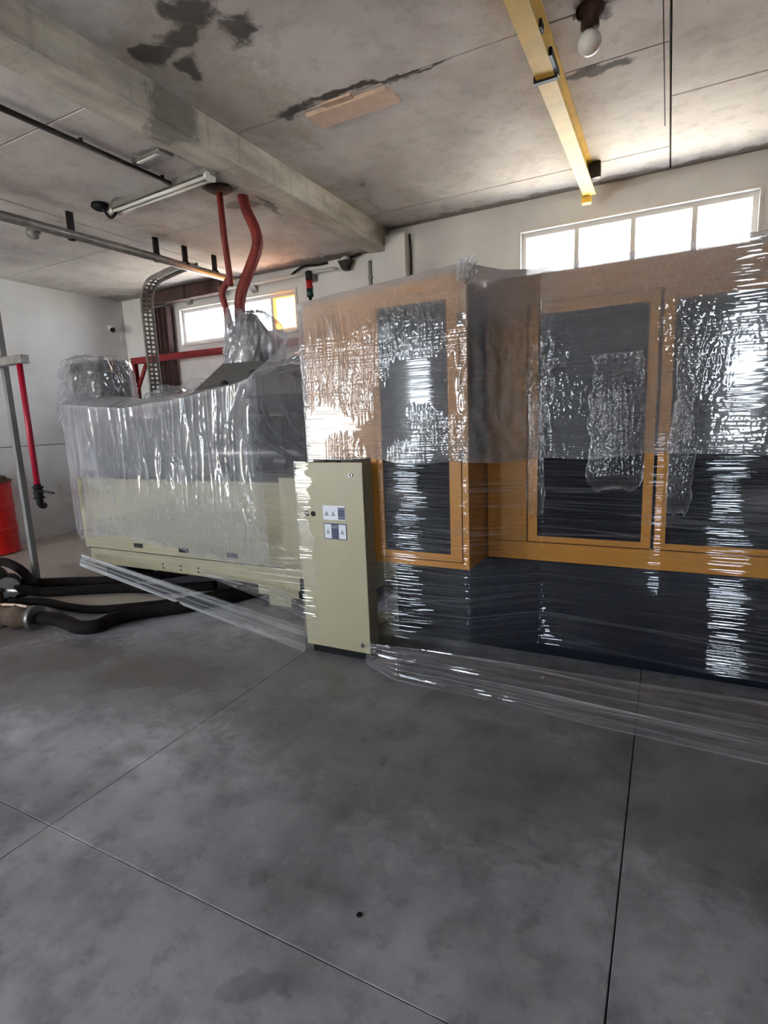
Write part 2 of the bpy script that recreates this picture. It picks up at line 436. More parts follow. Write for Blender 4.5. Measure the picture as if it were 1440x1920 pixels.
# a second short joint between the yellow rail and the long joint
box('ceiling_crack', (-.69, 4.088, ZR - .001), (-.09, 4.094, ZR + .01), 'joint', ceil_r)
box('ceiling_crack', (-.122, 3.2, ZR - .001), (-.115, 5.2, ZR + .01), 'joint', ceil_r)
ceil_l = struct(box('ceiling', (XL, YF, ZL + .02), (BX0 + .1, YB, ZL + .25), 'joint'))
lx = [XL, -5.06, BX0 + .05]; ly = [YF, -1.6, .4, 2.50, 4.36, YB]
for i in range(2):
    for j in range(len(ly) - 1):
        B().box((lx[i] + .006, ly[j] + .005, ZL), (lx[i + 1] - .006, ly[j + 1] - .005, ZL + .04), .004, 1).build('ceiling_slab', 'ceiling', ceil_l)
bb = B().box((BX0, YF, BZ), (BX1, YB, ZR + .1), .012).build('ceiling_beam', 'beam'); struct(bb)
struct(box('column', (-2.97, YB - .14, 0), (-2.72, YB, BZ + .12), 'wall'))
# broken patch with a board over it
brd = thing('patch_board', (-2.05, 3.62, ZR - .03), 'pinkish board fixed over the broken patch in the ceiling', 'board')
B().prism([(-2.37, 3.60), (-1.74, 3.60), (-1.72, 3.78), (-2.34, 3.79)], 'z', ZR - .028, ZR).build('board', 'board', brd)
B().prism([(-2.22, 3.545), (-1.98, 3.55), (-1.98, 3.60), (-2.2, 3.60)], 'z', ZR - .014, ZR).build('board_offcut', 'board', brd)

def window(n, w, mull, orange=None):
    r = struct(empty('window_%d' % n, ((w[0] + w[1]) / 2, YB, w[2])))
    y0, y1 = YB + .05, YB + .11; f = .045
    B().ring((w[0], w[2], w[1], w[3]), (w[0] + f, w[2] + f, w[1] - f, w[3] - f), 'y', y0, y1).build('window_frame', 'white_frame', r)
    B().ring((w[0] - .03, w[2] - .03, w[1] + .03, w[3] + .03), (w[0], w[2], w[1], w[3]), 'y', YB - .012, YB).build('window_casing', 'white_frame', r)
    box('window_sill', (w[0] - .02, YB - .03, w[2] - .03), (w[1] + .02, YB + .05, w[2] - .002), 'white_frame', r)
    for x in mull: box('mullion', (x - .022, y0, w[2] + f), (x + .022, y1, w[3] - f), 'white_frame', r)
    e = [w[0] + f] + list(mull) + [w[1] - f]
    for i in range(len(e) - 1):
        box('pane', (e[i] + .001, y0 + .025, w[2] + f), (e[i + 1] - .001, y0 + .031, w[3] - f), 'orange_glass' if i == orange else 'glass', r)
    return r
window(1, WIN1, [-5.62, -4.78], orange=2)
window(2, WIN2, [-.90, -.38, .14])
for n, w in ((3, REAR[0]), (4, REAR[1]), (5, REAR[2])):
    r = struct(empty('window_%d' % n, ((w[0] + w[1]) / 2, YF, w[2])))
    B().ring((w[0], w[2], w[1], w[3]), (w[0] + .04, w[2] + .04, w[1] - .04, w[3] - .04), 'y', YF - .12, YF - .06).build('window_frame', 'white_frame', r)
    box('pane', (w[0] + .04, YF - .10, w[2] + .04), (w[1] - .04, YF - .094, w[3] - .04), 'glass', r)

# pale building across the yard, seen through the high windows
nb = thing('neighbouring_building', (0, 15, -.12), 'pale building with block railing across the yard outside window', 'building')
box('wall', (-6, 15, -.12), (9, 17, 4.9), 'render_wall', nb)
for i in range(16):
    box('railing_block', (-1.6 + i * .62, 14.9, 5.02), (-1.15 + i * .62, 15.05, 5.5), 'render_wall', nb)
box('railing_cap', (-6, 14.85, 5.5), (9, 15.1, 5.62), 'render_wall', nb)
box('railing_base', (-6, 14.85, 4.9), (9, 15.1, 5.02), 'render_wall', nb)

# ------------------------------------------------------------------ ceiling fittings
ib = thing('crane_rail', (-.75, 2, 3.42), 'long yellow steel rail beam bolted under the ceiling', 'beam')
b = B()
b.box((-.80, YF, 3.425), (-.69, 5.86, 3.437)); b.box((-.80, YF, 3.578), (-.69, 5.86, ZR)); b.box((-.765, YF, 3.437), (-.725, 5.86, 3.578))
b.build('rail_web', 'beam_yellow', ib)
box('rail_cover', (-.803, YF, 3.437), (-.765, 3.72, 3.578), 'beam_yellow', ib)
box('rail_cover', (-.800, 3.84, 3.437), (-.765, 5.80, 3.578), 'beam_yellow', ib)
box('splice_clamp', (-.815, 3.76, 3.41), (-.675, 3.79, 3.45), 'dark_steel', ib)
box('splice_clamp', (-.69, 3.56, 3.425), (-.67, 3.80, 3.47), 'dark_steel', ib)
box('splice_clamp', (-.69, 3.30, 3.43), (-.675, 3.36, 3.47), 'dark_steel', ib)
box('end_stop', (-.815, 5.86, 3.37), (-.735, 5.93, 3.47), 'beam_yellow', ib)
box('end_bracket', (-.72, 5.55, 3.46), (-.62, 5.60, ZR), 'dark_steel', ib)

lp = thing('bulb_lamp', (-.45, 3.5, ZR), 'round white globe lamp hanging from a rusty ceiling socket', 'lamp')
B().lathe([(.02, ZR), (.075, ZR), (.07, ZR - .03), (.045, ZR - .05), (.05, ZR - .09), (.03, ZR - .10)], (-.47, 3.56, 0)).build('socket', 'rust', lp)
B().lathe([(.012, ZR - .09), (.012, ZR - .12)], (-.47, 3.56, 0), 10).build('stem', 'dark_steel', lp)
pr = [(.02, ZR - .105)] + [(.062 * math.sin(a), ZR - .165 + .062 * math.cos(a)) for a in [math.pi * t / 12 for t in range(2, 12)]] + [(.004, ZR - .227)]
B().lathe(pr, (-.47, 3.56, 0)).build('globe', 'white_plastic', lp)

rod = thing('conduit_rod', (-3.4, 2, ZL), 'thin dark conduit pipe running under the ceiling slab', 'pipe')
tube('pipe', [(-3.60, YF + .02, ZL - .035), (-3.60, 3.46, ZL - .035)], .018, 'dark_steel', rod)
for y in (1.2, 2.7, 3.38): box('hanger', (-3.61, y, ZL - .03), (-3.59, y + .02, ZL), 'dark_steel', rod)
fl = thing('fluorescent_fixture', (-3.829, 3.566, ZL), 'long twin tube fluorescent light fixture under the ceiling', 'light fixture')
B().prism([(-4.426, 3.524), (-3.210, 3.451), (-3.199, 3.545), (-4.416, 3.619)], 'z', ZL - .045, ZL).build('housing', 'galv', fl)
for d in (0, .055): tube('tube', [(-4.384, 3.548 + d, ZL - .062), (-3.241, 3.480 + d, ZL - .062)], .014, 'tube', fl)
for x, y in ((-4.405, 3.577), (-3.220, 3.503)): box('end_cap', (x - .015, y - .05, ZL - .08), (x + .015, y + .05, ZL - .03), 'white_plastic', fl)
jb = thing('junction_box', (-4.489, 3.493, ZL), 'black burnt junction box with loose cable on the ceiling', 'junction box')
B().lathe([(.07, ZL), (.075, ZL - .03), (.05, ZL - .05)], (-4.489, 3.493, 0), 14).build('cover', 'black', jb)
tube('cable', smooth_path([(-4.468, 3.493, ZL - .03), (-4.405, 3.524, ZL - .12), (-4.322, 3.566, ZL - .03), (-4.196, 3.545, ZL - .02)]), .012, 'black', jb)
sp = thing('ceiling_plate', (-3.440, 3.147, ZL), 'small pale metal plate screwed to the ceiling', 'plate')
B().prism([(-3.587, 3.105), (-3.273, 3.073), (-3.262, 3.189), (-3.577, 3.220)], 'z', ZL - .02, ZL).build('plate', 'galv', sp)
B().prism([(-3.545, 3.110), (-3.315, 3.089), (-3.304, 3.110), (-3.535, 3.131)], 'z', ZL - .028, ZL - .02).build('rib', 'white_plastic', sp)
fd = thing('bulb_holder', (-5.297, 3.724, ZL), 'small dusty round bulb holder on the ceiling beyond the grey pipe', 'bulb holder')
B().lathe([(.03, ZL), (.06, ZL - .03), (.065, ZL - .07), (.04, ZL - .10), (.005, ZL - .11)], (-5.507, 3.514, 0), 14).build('holder_body', 'grey_paint', fd)

pp = thing('ceiling_pipe', (-4.6, 3, 3.1), 'grey pipe on hangers running along the ceiling', 'pipe')
tube('pipe', [(-4.90, YF + .02, 3.19), (-4.89, 2.89, 3.19), (-4.80, 4.3, 3.18), (-4.75, 5.4, 3.16)], .04, 'galv', pp, 14)
for i, (x, y) in enumerate(((-4.89, 1.4), (-4.87, 3.46), (-4.81, 4.35), (-4.79, 4.72), (-4.775, 5.15))):
    box('hanger', (x - .012, y - .03, 3.19), (x + .012, y + .03, ZL), 'dark_steel', pp)
    B().tube([(x, y - .02, 3.185), (x, y + .02, 3.185)], .047, 14).build('clamp', 'dark_steel', pp)
# perforated cable tray drop
ct = thing('cable_tray', (-5.75, 5.0, 2.0), 'perforated galvanised cable tray bending down from the ceiling pipe', 'cable tray')
def tray_path():
    P = [(-4.80, 4.82, 3.235), (-5.2, 4.9, 3.225)]
    for t in range(7):
        a = math.pi / 2 * t / 6
        P.append((-5.45 - .28 * math.sin(a), 4.95, 2.93 + .28 * math.cos(a)))
    P.append((-5.73, 4.95, 1.55)); return P
TP = [Vector(p) for p in tray_path()]
def along(P, s):
    for a, c in zip(P, P[1:]):
        L = (c - a).length
        if s <= L: return a + (c - a) * (s / L), (c - a).normalized()
        s -= L
    return P[-1], (P[-1] - P[-2]).normalized()
total = sum((c - a).length for a, c in zip(TP, TP[1:]))
hw = .072; nst = 46; wv = Vector((-.35, -.94, 0)).normalized()
for sgn in (-1, 1):            # side flanges
    bt = B()
    for i in range(nst):
        p, t = along(TP, total * i / nst); q, t2 = along(TP, total * (i + 1) / nst)
        nn = t.cross(wv).normalized(); n2 = t2.cross(wv).normalized()
        a = [p + wv * hw * sgn - nn * .03, p + wv * hw * sgn + nn * .02, q + wv * hw * sgn + n2 * .02, q + wv * hw * sgn - n2 * .03]
        bt.bm.faces.new([bt.bm.verts.new(v) for v in a])
    bt.build('side_flange', 'galv', ct)
bt = B()
for i in range(nst):           # perforated web: rungs and three stringers
    p, t = along(TP, total * i / nst); q, t2 = along(TP, total * (i + .48) / nst); e, t3 = along(TP, total * (i + 1) / nst)
    bt.bm.faces.new([bt.bm.verts.new(v) for v in (p - wv * hw, p + wv * hw, q + wv * hw, q - wv * hw)])
    for k in (-1, 0, 1):
        c = wv * hw * .78 * k; h = wv * .012
        bt.bm.faces.new([bt.bm.verts.new(v) for v in (q + c - h, q + c + h, e + c + h, e + c - h)])
o = bt.build('perforated_web', 'galv', ct)

# red hoses from the ceiling down to the hopper
h1 = thing('feed_pipe', (-3.398, 3.797, ZL), 'thin straight dusty red pipe dropping from a round ceiling flange', 'pipe')
B().lathe([(.10, ZL), (.115, ZL - .012), (.09, ZL - .03), (.05, ZL - .04)], (-3.398, 3.797, 0), 20).build('flange', 'rust', h1)
tube('pipe', [(-3.398, 3.797, ZL - .03), (-3.398, 3.808, 3.023), (-3.383, 3.818, 2.719), (-3.383, 3.818, 2.614)], .027, 'red_hose', h1)
tube('lower_pipe', smooth_path([(-3.383, 3.818, 2.677), (-3.430, 3.808, 2.625), (-3.461, 3.797, 2.551), (-3.430, 3.797, 2.425), (-3.398, 3.808, 2.258)]), .027, 'red_hose', h1)
h2 = thing('feed_hose', (-3.357, 4.04, ZL), 'thick curved red hose hanging from the ceiling into the hopper', 'hose')
tube('hose', smooth_path([(-3.357, 4.038, ZL), (-3.325, 4.038, 3.265), (-3.220, 4.007, 3.076), (-3.199, 3.986, 2.929), (-3.273, 3.944, 2.740), (-3.357, 3.912, 2.551), (-3.377, 3.902, 2.342), (-3.367, 3.902, 2.153)]), .047, 'red_hose', h2, 16)

# ------------------------------------------------------------------ back wall fittings
wp = thing('wall_pipe', (-4.6, YB, 3.3), 'white pipe on brackets along the wall above the window', 'pipe')
tube('pipe', [(-6.85, YB - .07, 3.24), (-5.49, YB - .07, 3.27), (-3.7, YB - .07, 3.27)], .022, 'white_plastic', wp)
for x in (-4.05, -5.0, -6.2):
    B().prism([(YB - .10, 3.25), (YB, 3.25), (YB, 3.17)], 'x', x - .05, x + .05).build('bracket', 'galv', wp)
dp = thing('duct_box', (-6.2, YB, 3.2), 'dark brown boxed duct along the top of the wall', 'duct')
box('duct', (-6.95, YB - .22, 3.20), (-5.45, YB - .10, ZL - .01), 'brown', dp, .01)
box('duct_strap', (-6.1, YB - .225, 3.195), (-6.06, YB - .10, ZL - .005), 'dark_steel', dp)
cu_ = thing('window_curtain', (-6.66, YB - .12, 1.6), 'dark brown gathered curtain hanging beside the high window', 'curtain')
pts = []
for i in range(41):
    t = i / 40; pts.append((-6.88 + .36 * t, YB - .12 + .03 * math.sin(t * 26)))
loop = pts + [(x, y + .012) for x, y in pts[::-1]]
B().prism(loop, 'z', 1.55, 3.16).build('cloth', 'brown', cu_)
tube('rod', [(-7.02, YB - .12, 3.17), (-6.45, YB - .12, 3.17)], .012, 'dark_steel', cu_)
rl = thing('wall_rail', (-6, YB - .3, 1.5), 'dark red steel rail frame in front of the wall window', 'rail')
B().box((-7.15, YB - .36, 2.38), (-2.6, YB - .28, 2.47), .005).build('top_bar', 'red_rail', rl)
B().box((-7.15, YB - .36, 0), (-7.08, YB - .29, 2.38), .004).build('post', 'red_rail', rl)
B().box((-2.72, YB - .36, 0), (-2.65, YB - .29, 2.38), .004).build('post', 'red_rail', rl)
b = B(); b.tube([(-7.10, YB - .32, 2.02), (-6.85, YB - .32, 2.40)], .03, 6); b.build('brace', 'red_rail', rl)
cc = thing('security_camera', (XL, 5.86, 2.9), 'small white security camera with black lens on the wall', 'camera')
B().lathe([(.04, 0), (.04, .012), (.015, .02), (.015, .06)], (XL, 5.86, 2.97), 14, 'x').build('mount', 'white_plastic', cc)
B().tube([(XL + .05, 5.88, 2.95), (XL + .14, 5.80, 2.915)], [.038, .044], 16).build('housing', 'white_plastic', cc)
B().tube([(XL + .135, 5.806, 2.917), (XL + .152, 5.79, 2.91)], .036, 16).build('lens', 'black', cc)
tube('cable', [(XL + .012, 5.86, 2.95), (XL + .012, 6.10, 2.95)], .006, 'white_plastic', cc, 6)
fl2 = thing('wall_floodlight', (-3.53, YB, 3.35), 'small floodlight on a cable at the wall near the beam', 'light')
B().prism([(-3.62, 3.33), (-3.44, 3.33), (-3.50, 3.22), (-3.56, 3.22)], 'y', YB - .13, YB - .05).build('shade', 'dark_steel', fl2)
B().lathe([(.05, 0), (.045, .03), (.01, .05)], (-3.53, YB - .09, 3.33), 14).build('bulb', 'white_plastic', fl2)
tube('cable', smooth_path([(-3.48, YB - .06, 3.36), (-3.36, YB - .05, 3.38), (-3.27, YB - .05, 3.44), (-3.25, YB - .04, 3.55)]), .012, 'black', fl2)
ca = thing('wall_cable', (-4.2, YB, 3.4), 'loose black cable hanging off the wall above the orange pane', 'cable')
tube('cable', smooth_path([(-4.40, YB - .05, 3.27), (-4.27, YB - .06, 3.33), (-4.14, YB - .06, 3.365), (-3.97, YB - .05, 3.355), (-3.82, YB - .03, 3.36)]), .014, 'black', ca)
cd_ = thing('wall_conduit', (-3.24, YB, 2.8), 'grey vertical cable conduit on the wall beside the column', 'conduit')
box('channel', (-3.26, YB - .02, 1.0), (-3.225, YB, 3.30), 'grey_paint', cd_)
for z in (1.6, 2.4, 3.1): box('clip', (-3.27, YB - .026, z), (-3.215, YB, z + .02), 'galv', cd_)
c3 = thing('drop_cable', (-2.70, YB, 2.8), 'thin black cable hanging down the white column', 'cable')
tube('cable', smooth_path([(-2.71, YB - .02, 3.50), (-2.70, YB - .02, 3.2), (-2.71, YB - .02, 2.6), (-2.70, YB - .02, 1.4)]), .008, 'black', c3)

# ------------------------------------------------------------------ the moulding machine
mc = thing('injection_moulding_machine', (-1.5, 3.8, 0), 'huge yellow and navy injection moulding machine wrapped in clear film', 'machine')
FY = 3.12
box('base', (-1.55, FY, .03), (2.5, 4.7, .598), 'navy', mc, .008)
for x in (-1.4, -.1, 1.2, 2.3):
    for y in (3.3, 4.5): B().lathe([(.07, 0), (.07, .02), (.03, .025), (.03, .04)], (x, y, 0), 14).build('levelling_foot', 'black', mc)
box('clamp_housing', (-.93, FY + .045, .60), (2.5, 4.7, 2.165), 'yellow', mc, .006)
box('door_recess', (-.71, FY + .034, .70), (1.30, FY + .046, 2.03), 'gap', mc)
box('front_panel', (-.93, FY, .602), (2.5, FY + .044, .708), 'yellow', mc, .003)
box('front_panel', (-.93, FY, 2.024), (2.5, FY + .044, 2.168), 'yellow', mc, .003)
box('front_panel', (-.93, FY, .710), (-.702, FY + .044, 2.022), 'yellow', mc, .003)
box('front_panel', (1.288, FY, .710), (2.5, FY + .044, 2.022), 'yellow', mc, .003)
for i, x0 in enumerate((-.692, -.040, .632)):
    x1 = x0 + .636 if i == 0 else x0 + .660
    d = B().ring((x0, .716, x1, 2.016), (x0 + .052, .748, x1 - .046, 1.96), 'y', FY - .006, FY + .03).build('sliding_door', 'yellow', mc)
    box('door_window', (x0 + .050, FY + .006, .746), (x1 - .044, FY + .016, 1.962), 'dark_pane', d)
# projecting guard box at the operator side
GY = 2.80
B().prism([(-1.532, .60), (-.94, .60), (-.94, 2.168), (-1.945, 2.112), (-1.945, 1.222), (-1.532, 1.222)], 'y', GY + .02, 3.60).build('guard_housing', 'yellow', mc)
b = B().prism([(-1.532, .602), (-.94, .602), (-.94, .636), (-1.532, .636)], 'y', GY, GY + .02)
b.prism([(-1.532, .636), (-1.493, .636), (-1.493, 1.222), (-1.532, 1.222)], 'y', GY, GY + .02)
b.prism([(-1.945, 1.222), (-1.493, 1.222), (-1.493, 2.09), (-1.945, 2.09)], 'y', GY, GY + .02)
b.prism([(-.974, .636), (-.94, .636), (-.94, 2.09), (-.974, 2.09)], 'y', GY, GY + .02)
b.prism([(-1.945, 2.09), (-.94, 2.09), (-.94, 2.166), (-1.945, 2.111)], 'y', GY, GY + .02)
b.build('guard_front_panel', 'yellow', mc)
gd = B().ring((-1.487, .642, -.980, 2.085), (-1.452, .682, -1.046, 2.04), 'y', GY - .004, GY + .018).build('guard_door', 'yellow', mc)
box('door_window', (-1.454, GY + .004, .680), (-1.044, GY + .014, 2.042), 'dark_pane', gd)
box('hinge', (-.985, GY - .012, 1.2), (-.965, GY, 1.26), 'black', gd); box('hinge', (-.985, GY - .012, 1.9), (-.965, GY, 1.96), 'black', gd)
box('guard_recess', (-1.50, GY + .0195, .63), (-.97, GY + .0199, 2.09), 'gap', mc)
box('service_label', (-1.44, GY + .001, 1.87), (-1.36, GY + .004, 1.95), 'label_grey', gd)
sw = B().ring((2.84, 1.22, 3.09, 2.06), (2.87, 1.25, 3.06, 2.03), 'x', -.941, -.928).build('side_window_frame', 'gap', mc)
box('side_window', (-.938, 2.868, 1.248), (-.932, 3.062, 2.032), 'dark_pane', sw)
# signal tower on the guard box
st = empty('signal_tower', (-1.965, 2.92, 2.11), mc)
B().lathe([(.035, 2.11), (.035, 2.122), (.010, 2.126), (.010, 2.19)], (-1.965, 2.92, 0), 16).build('stand', 'black', st)
B().lathe([(.021, 2.19), (.021, 2.235)], (-1.965, 2.92, 0), 16).build('green_segment', 'green_lens', st)
B().lathe([(.021, 2.236), (.021, 2.285)], (-1.965, 2.92, 0), 16).build('red_segment', 'red_lens', st)
B().lathe([(.022, 2.286), (.022, 2.33), (.016, 2.338)], (-1.965, 2.92, 0), 16).build('cap', 'black', st)
B().box((-2.02, 2.89, 2.10), (-1.99, 2.94, 2.15), .004).build('cable_gland', 'galv', st)

# injection side
box('lower_rail', (-4.98, 3.31, .165), (-2.585, 4.55, .322), 'cream', mc, .004)
box('base_panel', (-5.0, 3.28, .330), (-2.585, 4.55, 1.0), 'cream', mc, .006)
box('base_shadow_gap', (-4.98, 3.30, .318), (-2.59, 4.5, .334), 'gap', mc)
for x in (-4.24, -3.67, -3.12):
    box('vent_slot', (x - .058, 3.277, .372), (x + .058, 3.284, .412), 'gap', mc)
for x in (-3.98, -3.76, -3.55):
    for z in (.20, .235): B().lathe([(.008, -.004), (.008, 0)], (x, 3.309, z), 8, 'y').build('bolt', 'dark_steel', mc)
box('end_panel', (-2.58, 3.26, .165), (-1.92, 4.4, 1.04), 'cream', mc, .005)
box('end_slot', (-2.44, 3.256, .10), (-2.36, 3.30, .27), 'gap', mc)
b = B().box((-2.90, 3.31, .085), (-2.50, 3.7, .17)); b.box((-2.80, 3.315, .0), (-2.58, 3.6, .09), .004); b.build('support_foot', 'cream', mc)
box('support_foot', (-4.9, 3.4, 0), (-4.6, 3.7, .17), 'dark_steel', mc)
box('carriage_rail', (-5.0, 3.36, 1.0), (-2.0, 3.50, 1.06), 'dark_steel', mc)
box('carriage_rail', (-5.0, 4.1, 1.0), (-2.0, 4.24, 1.06), 'dark_steel', mc)
box('injection_housing', (-4.75, 3.42, 1.06), (-3.35, 4.2, 1.52), 'machine_grey', mc, .03)
for i in range(9):
    x = -3.32 + i * .15
    B().lathe([(.12, x), (.14, x + .005), (.14, x + .125), (.12, x + .13)], (0, 3.72, 1.36), 20, 'x').build('heater_band', 'black', mc)
B().tube([(-3.4, 3.72, 1.36), (-1.9, 3.72, 1.36)], .115, 20).build('barrel', 'dark_steel', mc)
B().tube([(-4.5, 3.36, 1.22), (-2.2, 3.36, 1.22)], .05, 14).build('traverse_cylinder', 'steel', mc)
box('barrel_cover', (-2.95, 3.40, 1.52), (-2.05, 3.95, 1.66), 'black', mc, .02)
box('valve_block', (-2.55, 3.32, 1.10), (-2.1, 3.40, 1.30), 'black', mc, .01)
for i in range(3):
    B().tube(smooth_path([(-2.95 + .2 * i, 3.34, 1.58), (-2.8 + .2 * i, 3.28, 1.40), (-2.6 + .2 * i, 3.30, 1.25), (-2.4 + .12 * i, 3.34, 1.14)]), .022, 10).build('hydraulic_hose', 'black', mc)
# dosing motor at the far end
B().lathe([(.26, -5.44), (.30, -5.38), (.30, -5.06), (.27, -5.01)], (0, 3.92, 1.30), 24, 'x').build('dosing_motor', 'machine_grey', mc)
box('motor_head', (-5.36, 3.58, 1.55), (-4.90, 3.95, 2.12), 'machine_grey', mc, .05)
B().lathe([(.22, -5.44), (.26, -5.38), (.26, -5.02)], (0, 3.92, .78), 24, 'x').build('pump_motor', 'machine_grey', mc)
box('motor_bracket', (-5.42, 3.78, .02), (-5.26, 3.94, .60), 'rust', mc)
box('bracket_pad', (-5.50, 3.70, 0), (-5.2, 3.98, .16), 'rust', mc)
# hopper throat
B().lathe([(.12, 1.52), (.12, 1.75), (.20, 1.95), (.20, 2.16), (.10, 2.30), (.06, 2.36)], (-3.22, 3.84, 0), 24).build('hopper', 'steel', mc)
b = B().prism([(-4.0, 1.50), (-2.5, 1.50), (-2.5, 1.78), (-2.8, 1.92), (-3.2, 1.93), (-3.5, 1.76)], 'y', 3.45, 4.0); b.build('hopper_chute', 'chute', mc)
for x, z in ((-3.45, 1.66), (-3.2, 1.76), (-2.9, 1.82)): B().lathe([(.035, -.02), (.04, 0)], (x, 3.452, z), 14, 'y').build('chute_bolt', 'black', mc)

# ------------------------------------------------------------------ electrical cabinet
CY = 2.67
cb = thing('electrical_cabinet', (-1.745, 2.9, 0), 'tall narrow cream electrical cabinet with warning stickers in front of the machine', 'cabinet')
box('plinth', (-1.955, CY + .04, 0), (-1.535, 2.80, .056), 'gap', cb)
box('body', (-1.97, CY + .028, .05), (-1.522, 2.795, 1.198), 'cream', cb, .006)
box('cable_duct', (-1.95, 2.797, .0), (-1.56, 3.08, .17), 'cream', cb, .004)
dr = box('door', (-1.975, CY, .062), (-1.518, CY + .024, 1.208), 'cream', cb, .004)
box('door_seal', (-1.965, CY + .022, .07), (-1.527, CY + .029, 1.20), 'gap', cb)
for x in (-1.915, -1.868): B().lathe([(.016, -.004), (.016, 0), (.010, .001)], (x, CY, .90), 16, 'y').build('hole_plug', 'black', cb)
for z in (1.135, .11):
    lk = B().lathe([(.013, -.006), (.015, 0)], (-1.595 if z > 1 else -1.57, CY, z), 14, 'y').build('lock', 'steel', cb)
    box('lock_slot', ((-1.599 if z > 1 else -1.574), CY - .0075, z - .009), ((-1.591 if z > 1 else -1.566), CY - .006, z + .009), 'black', lk)
l1 = box('warning_label', (-1.797, CY - .0020, .868), (-1.645, CY, .955), 'label_white', cb)
box('navy_field', (-1.692, CY - .0032, .874), (-1.648, CY - .002, .944), 'label_navy', l1)
for x in (-1.772, -1.726):
    B().prism([(x - .016, .893), (x + .016, .893), (x, .922)], 'y', CY - .0032, CY - .002).build('warning_triangle', 'label_grey', l1)
for z in (.885, .934): box('print_line', (-1.688, CY - .004, z), (-1.652, CY - .0032, z + .004), 'label_grey', l1)
l2 = box('warning_label', (-1.797, CY - .0020, .752), (-1.640, CY, .848), 'label_navy', cb)
box('white_field', (-1.792, CY - .0032, .757), (-1.744, CY - .002, .843), 'label_white', l2)
box('white_field', (-1.693, CY - .0032, .757), (-1.645, CY - .002, .843), 'label_white', l2)
for x, m in ((-1.768, 'label_grey'), (-1.669, 'label_grey')):
    B().prism([(x - .013, .785), (x + .013, .785), (x, .815)], 'y', CY - .0042, CY - .0032).build('pictogram', m, l2)
for z in (.82, .826, .834): box('print_line', (-1.74, CY - .0032, z), (-1.698, CY - .002, z + .003), 'label_grey', l2)

# ------------------------------------------------------------------ left side: post, bar, pipe, barrel, hoses
ps = thing('steel_post', (-5.36, 2.98, 0), 'tall grey steel post standing before the white wall', 'post')
B().box((-5.385, 2.955, .015), (-5.335, 3.005, ZL), .004).build('shaft', 'grey_paint', ps)
box('base_plate', (-5.43, 2.91, 0), (-5.29, 3.05, .015), 'dark_steel', ps)
for dx in (-.05, .05):
    B().lathe([(.012, .015), (.012, .03)], (-5.36 + dx, 2.935, 0), 6).build('anchor_bolt', 'dark_steel', ps)
br = thing('cross_bar', (-5.5, 2.93, 2.05), 'pale grey box section bar fixed across the steel post', 'bar')
B().box((-6.4, 2.88, 2.035), (-4.93, 2.955, 2.105), .004).build('bar', 'galv', br)
box('clamp', (-5.41, 2.872, 2.02), (-5.31, 2.88, 2.12), 'dark_steel', br)
rp = thing('water_pipe', (-5.02, 2.918, .8), 'crimson pipe with black lever valve hanging from the bar', 'pipe')
PX, PY = -5.02, 2.918
tube('pipe', [(PX, PY, 2.035), (PX, PY, .985)], .024, 'red_paint', rp, 14)
vb = B().lathe([(.028, .985), (.028, .965), (.046, .965), (.046, .95), (.034, .945), (.042, .91), (.034, .875), (.046, .87), (.046, .855), (.028, .85)], (PX, PY, 0), 18).build('valve', 'black', rp)
B().tube(smooth_path([(PX, PY, .855), (PX, PY, .82), (PX - .01, PY + .02, .79), (PX - .03, PY + .05, .782)]), .03, 12).build('elbow', 'black', rp)
B().tube([(PX, PY - .02, .925), (PX + .12, PY - .03, .93), (PX + .29, PY - .04, .918)], [.010, .007, .009], 10).build('lever', 'black', vb)
bl = thing('barrel', (-7.28, 3.62, 0), 'bright red steel drum standing by the white wall', 'barrel')
P = []
for i in range(46):
    z = .02 + .82 * i / 45; r = .285
    for zc in (.30, .57): r += .012 * math.exp(-((z - zc) / .014) ** 2)
    P.append((r, z))
B().lathe([(.27, .01), (.292, .01), (.292, .03)] + P[1:] + [(.294, .845), (.294, .865), (.27, .865), (.27, .845), (.05, .845)], (-7.30, 3.60, 0), 40).build('drum', 'barrel', bl)
B().lathe([(.20, .846), (.30, .868), (.302, .888), (.27, .90), (.1, .90)], (-7.30, 3.60, 0), 32).build('lid', 'mud', bl)
rg = thing('dirty_rag', (-7.3, 3.6, .9), 'dirty grey brown rag heaped on the drum lid', 'rag')
bm = bmesh.new(); bmesh.ops.create_icosphere(bm, subdivisions=4, radius=1)
for v in bm.verts:
    n = math.sin(v.co.x * 5 + 1) * math.cos(v.co.y * 6) * .18 + math.sin(v.co.z * 9 + v.co.x * 7) * .08
    v.co = Vector((-7.27, 3.58, .90)) + Vector((v.co.x * .25 * (1 + n), v.co.y * .22 * (1 + n), max(0.0, v.co.z) * .075 * (1 + 2 * n)))
for f in bm.faces: f.smooth = True
me = bpy.data.meshes.new('rag'); bm.to_mesh(me); bm.free(); finish('cloth', me, M['mud'], rg)

def hose(label, pts, r, mat='hose', k=10, name='floor_hose'):
    o = tube(name, smooth_path(pts, k), r, mat, None, 14); tag(o, label, 'hose', 'hoses on the floor by the machine'); return o
hose('black hose lying nearest the wall from the post towards the machine', [(-5.5, 2.80, .05), (-5.2, 2.92, .045), (-4.95, 3.05, .045), (-4.6, 3.22, .045), (-4.3, 3.5, .045), (-4.0, 3.9, .045)], .042)
hose('black hose curving in the middle between pump and machine', [(-5.05, 2.62, .10), (-4.85, 2.74, .05), (-4.55, 2.93, .045), (-4.2, 3.11, .045), (-3.9, 3.19, .045), (-3.5, 3.45, .045)], .042)
hose('brown black hose just behind the nearest thick hose', [(-4.85, 2.45, .05), (-4.6, 2.57, .045), (-4.25, 2.58, .04), (-3.98, 2.62, .04), (-3.75, 2.77, .04), (-3.45, 3.05, .04), (-3.2, 3.5, .04)], .034)
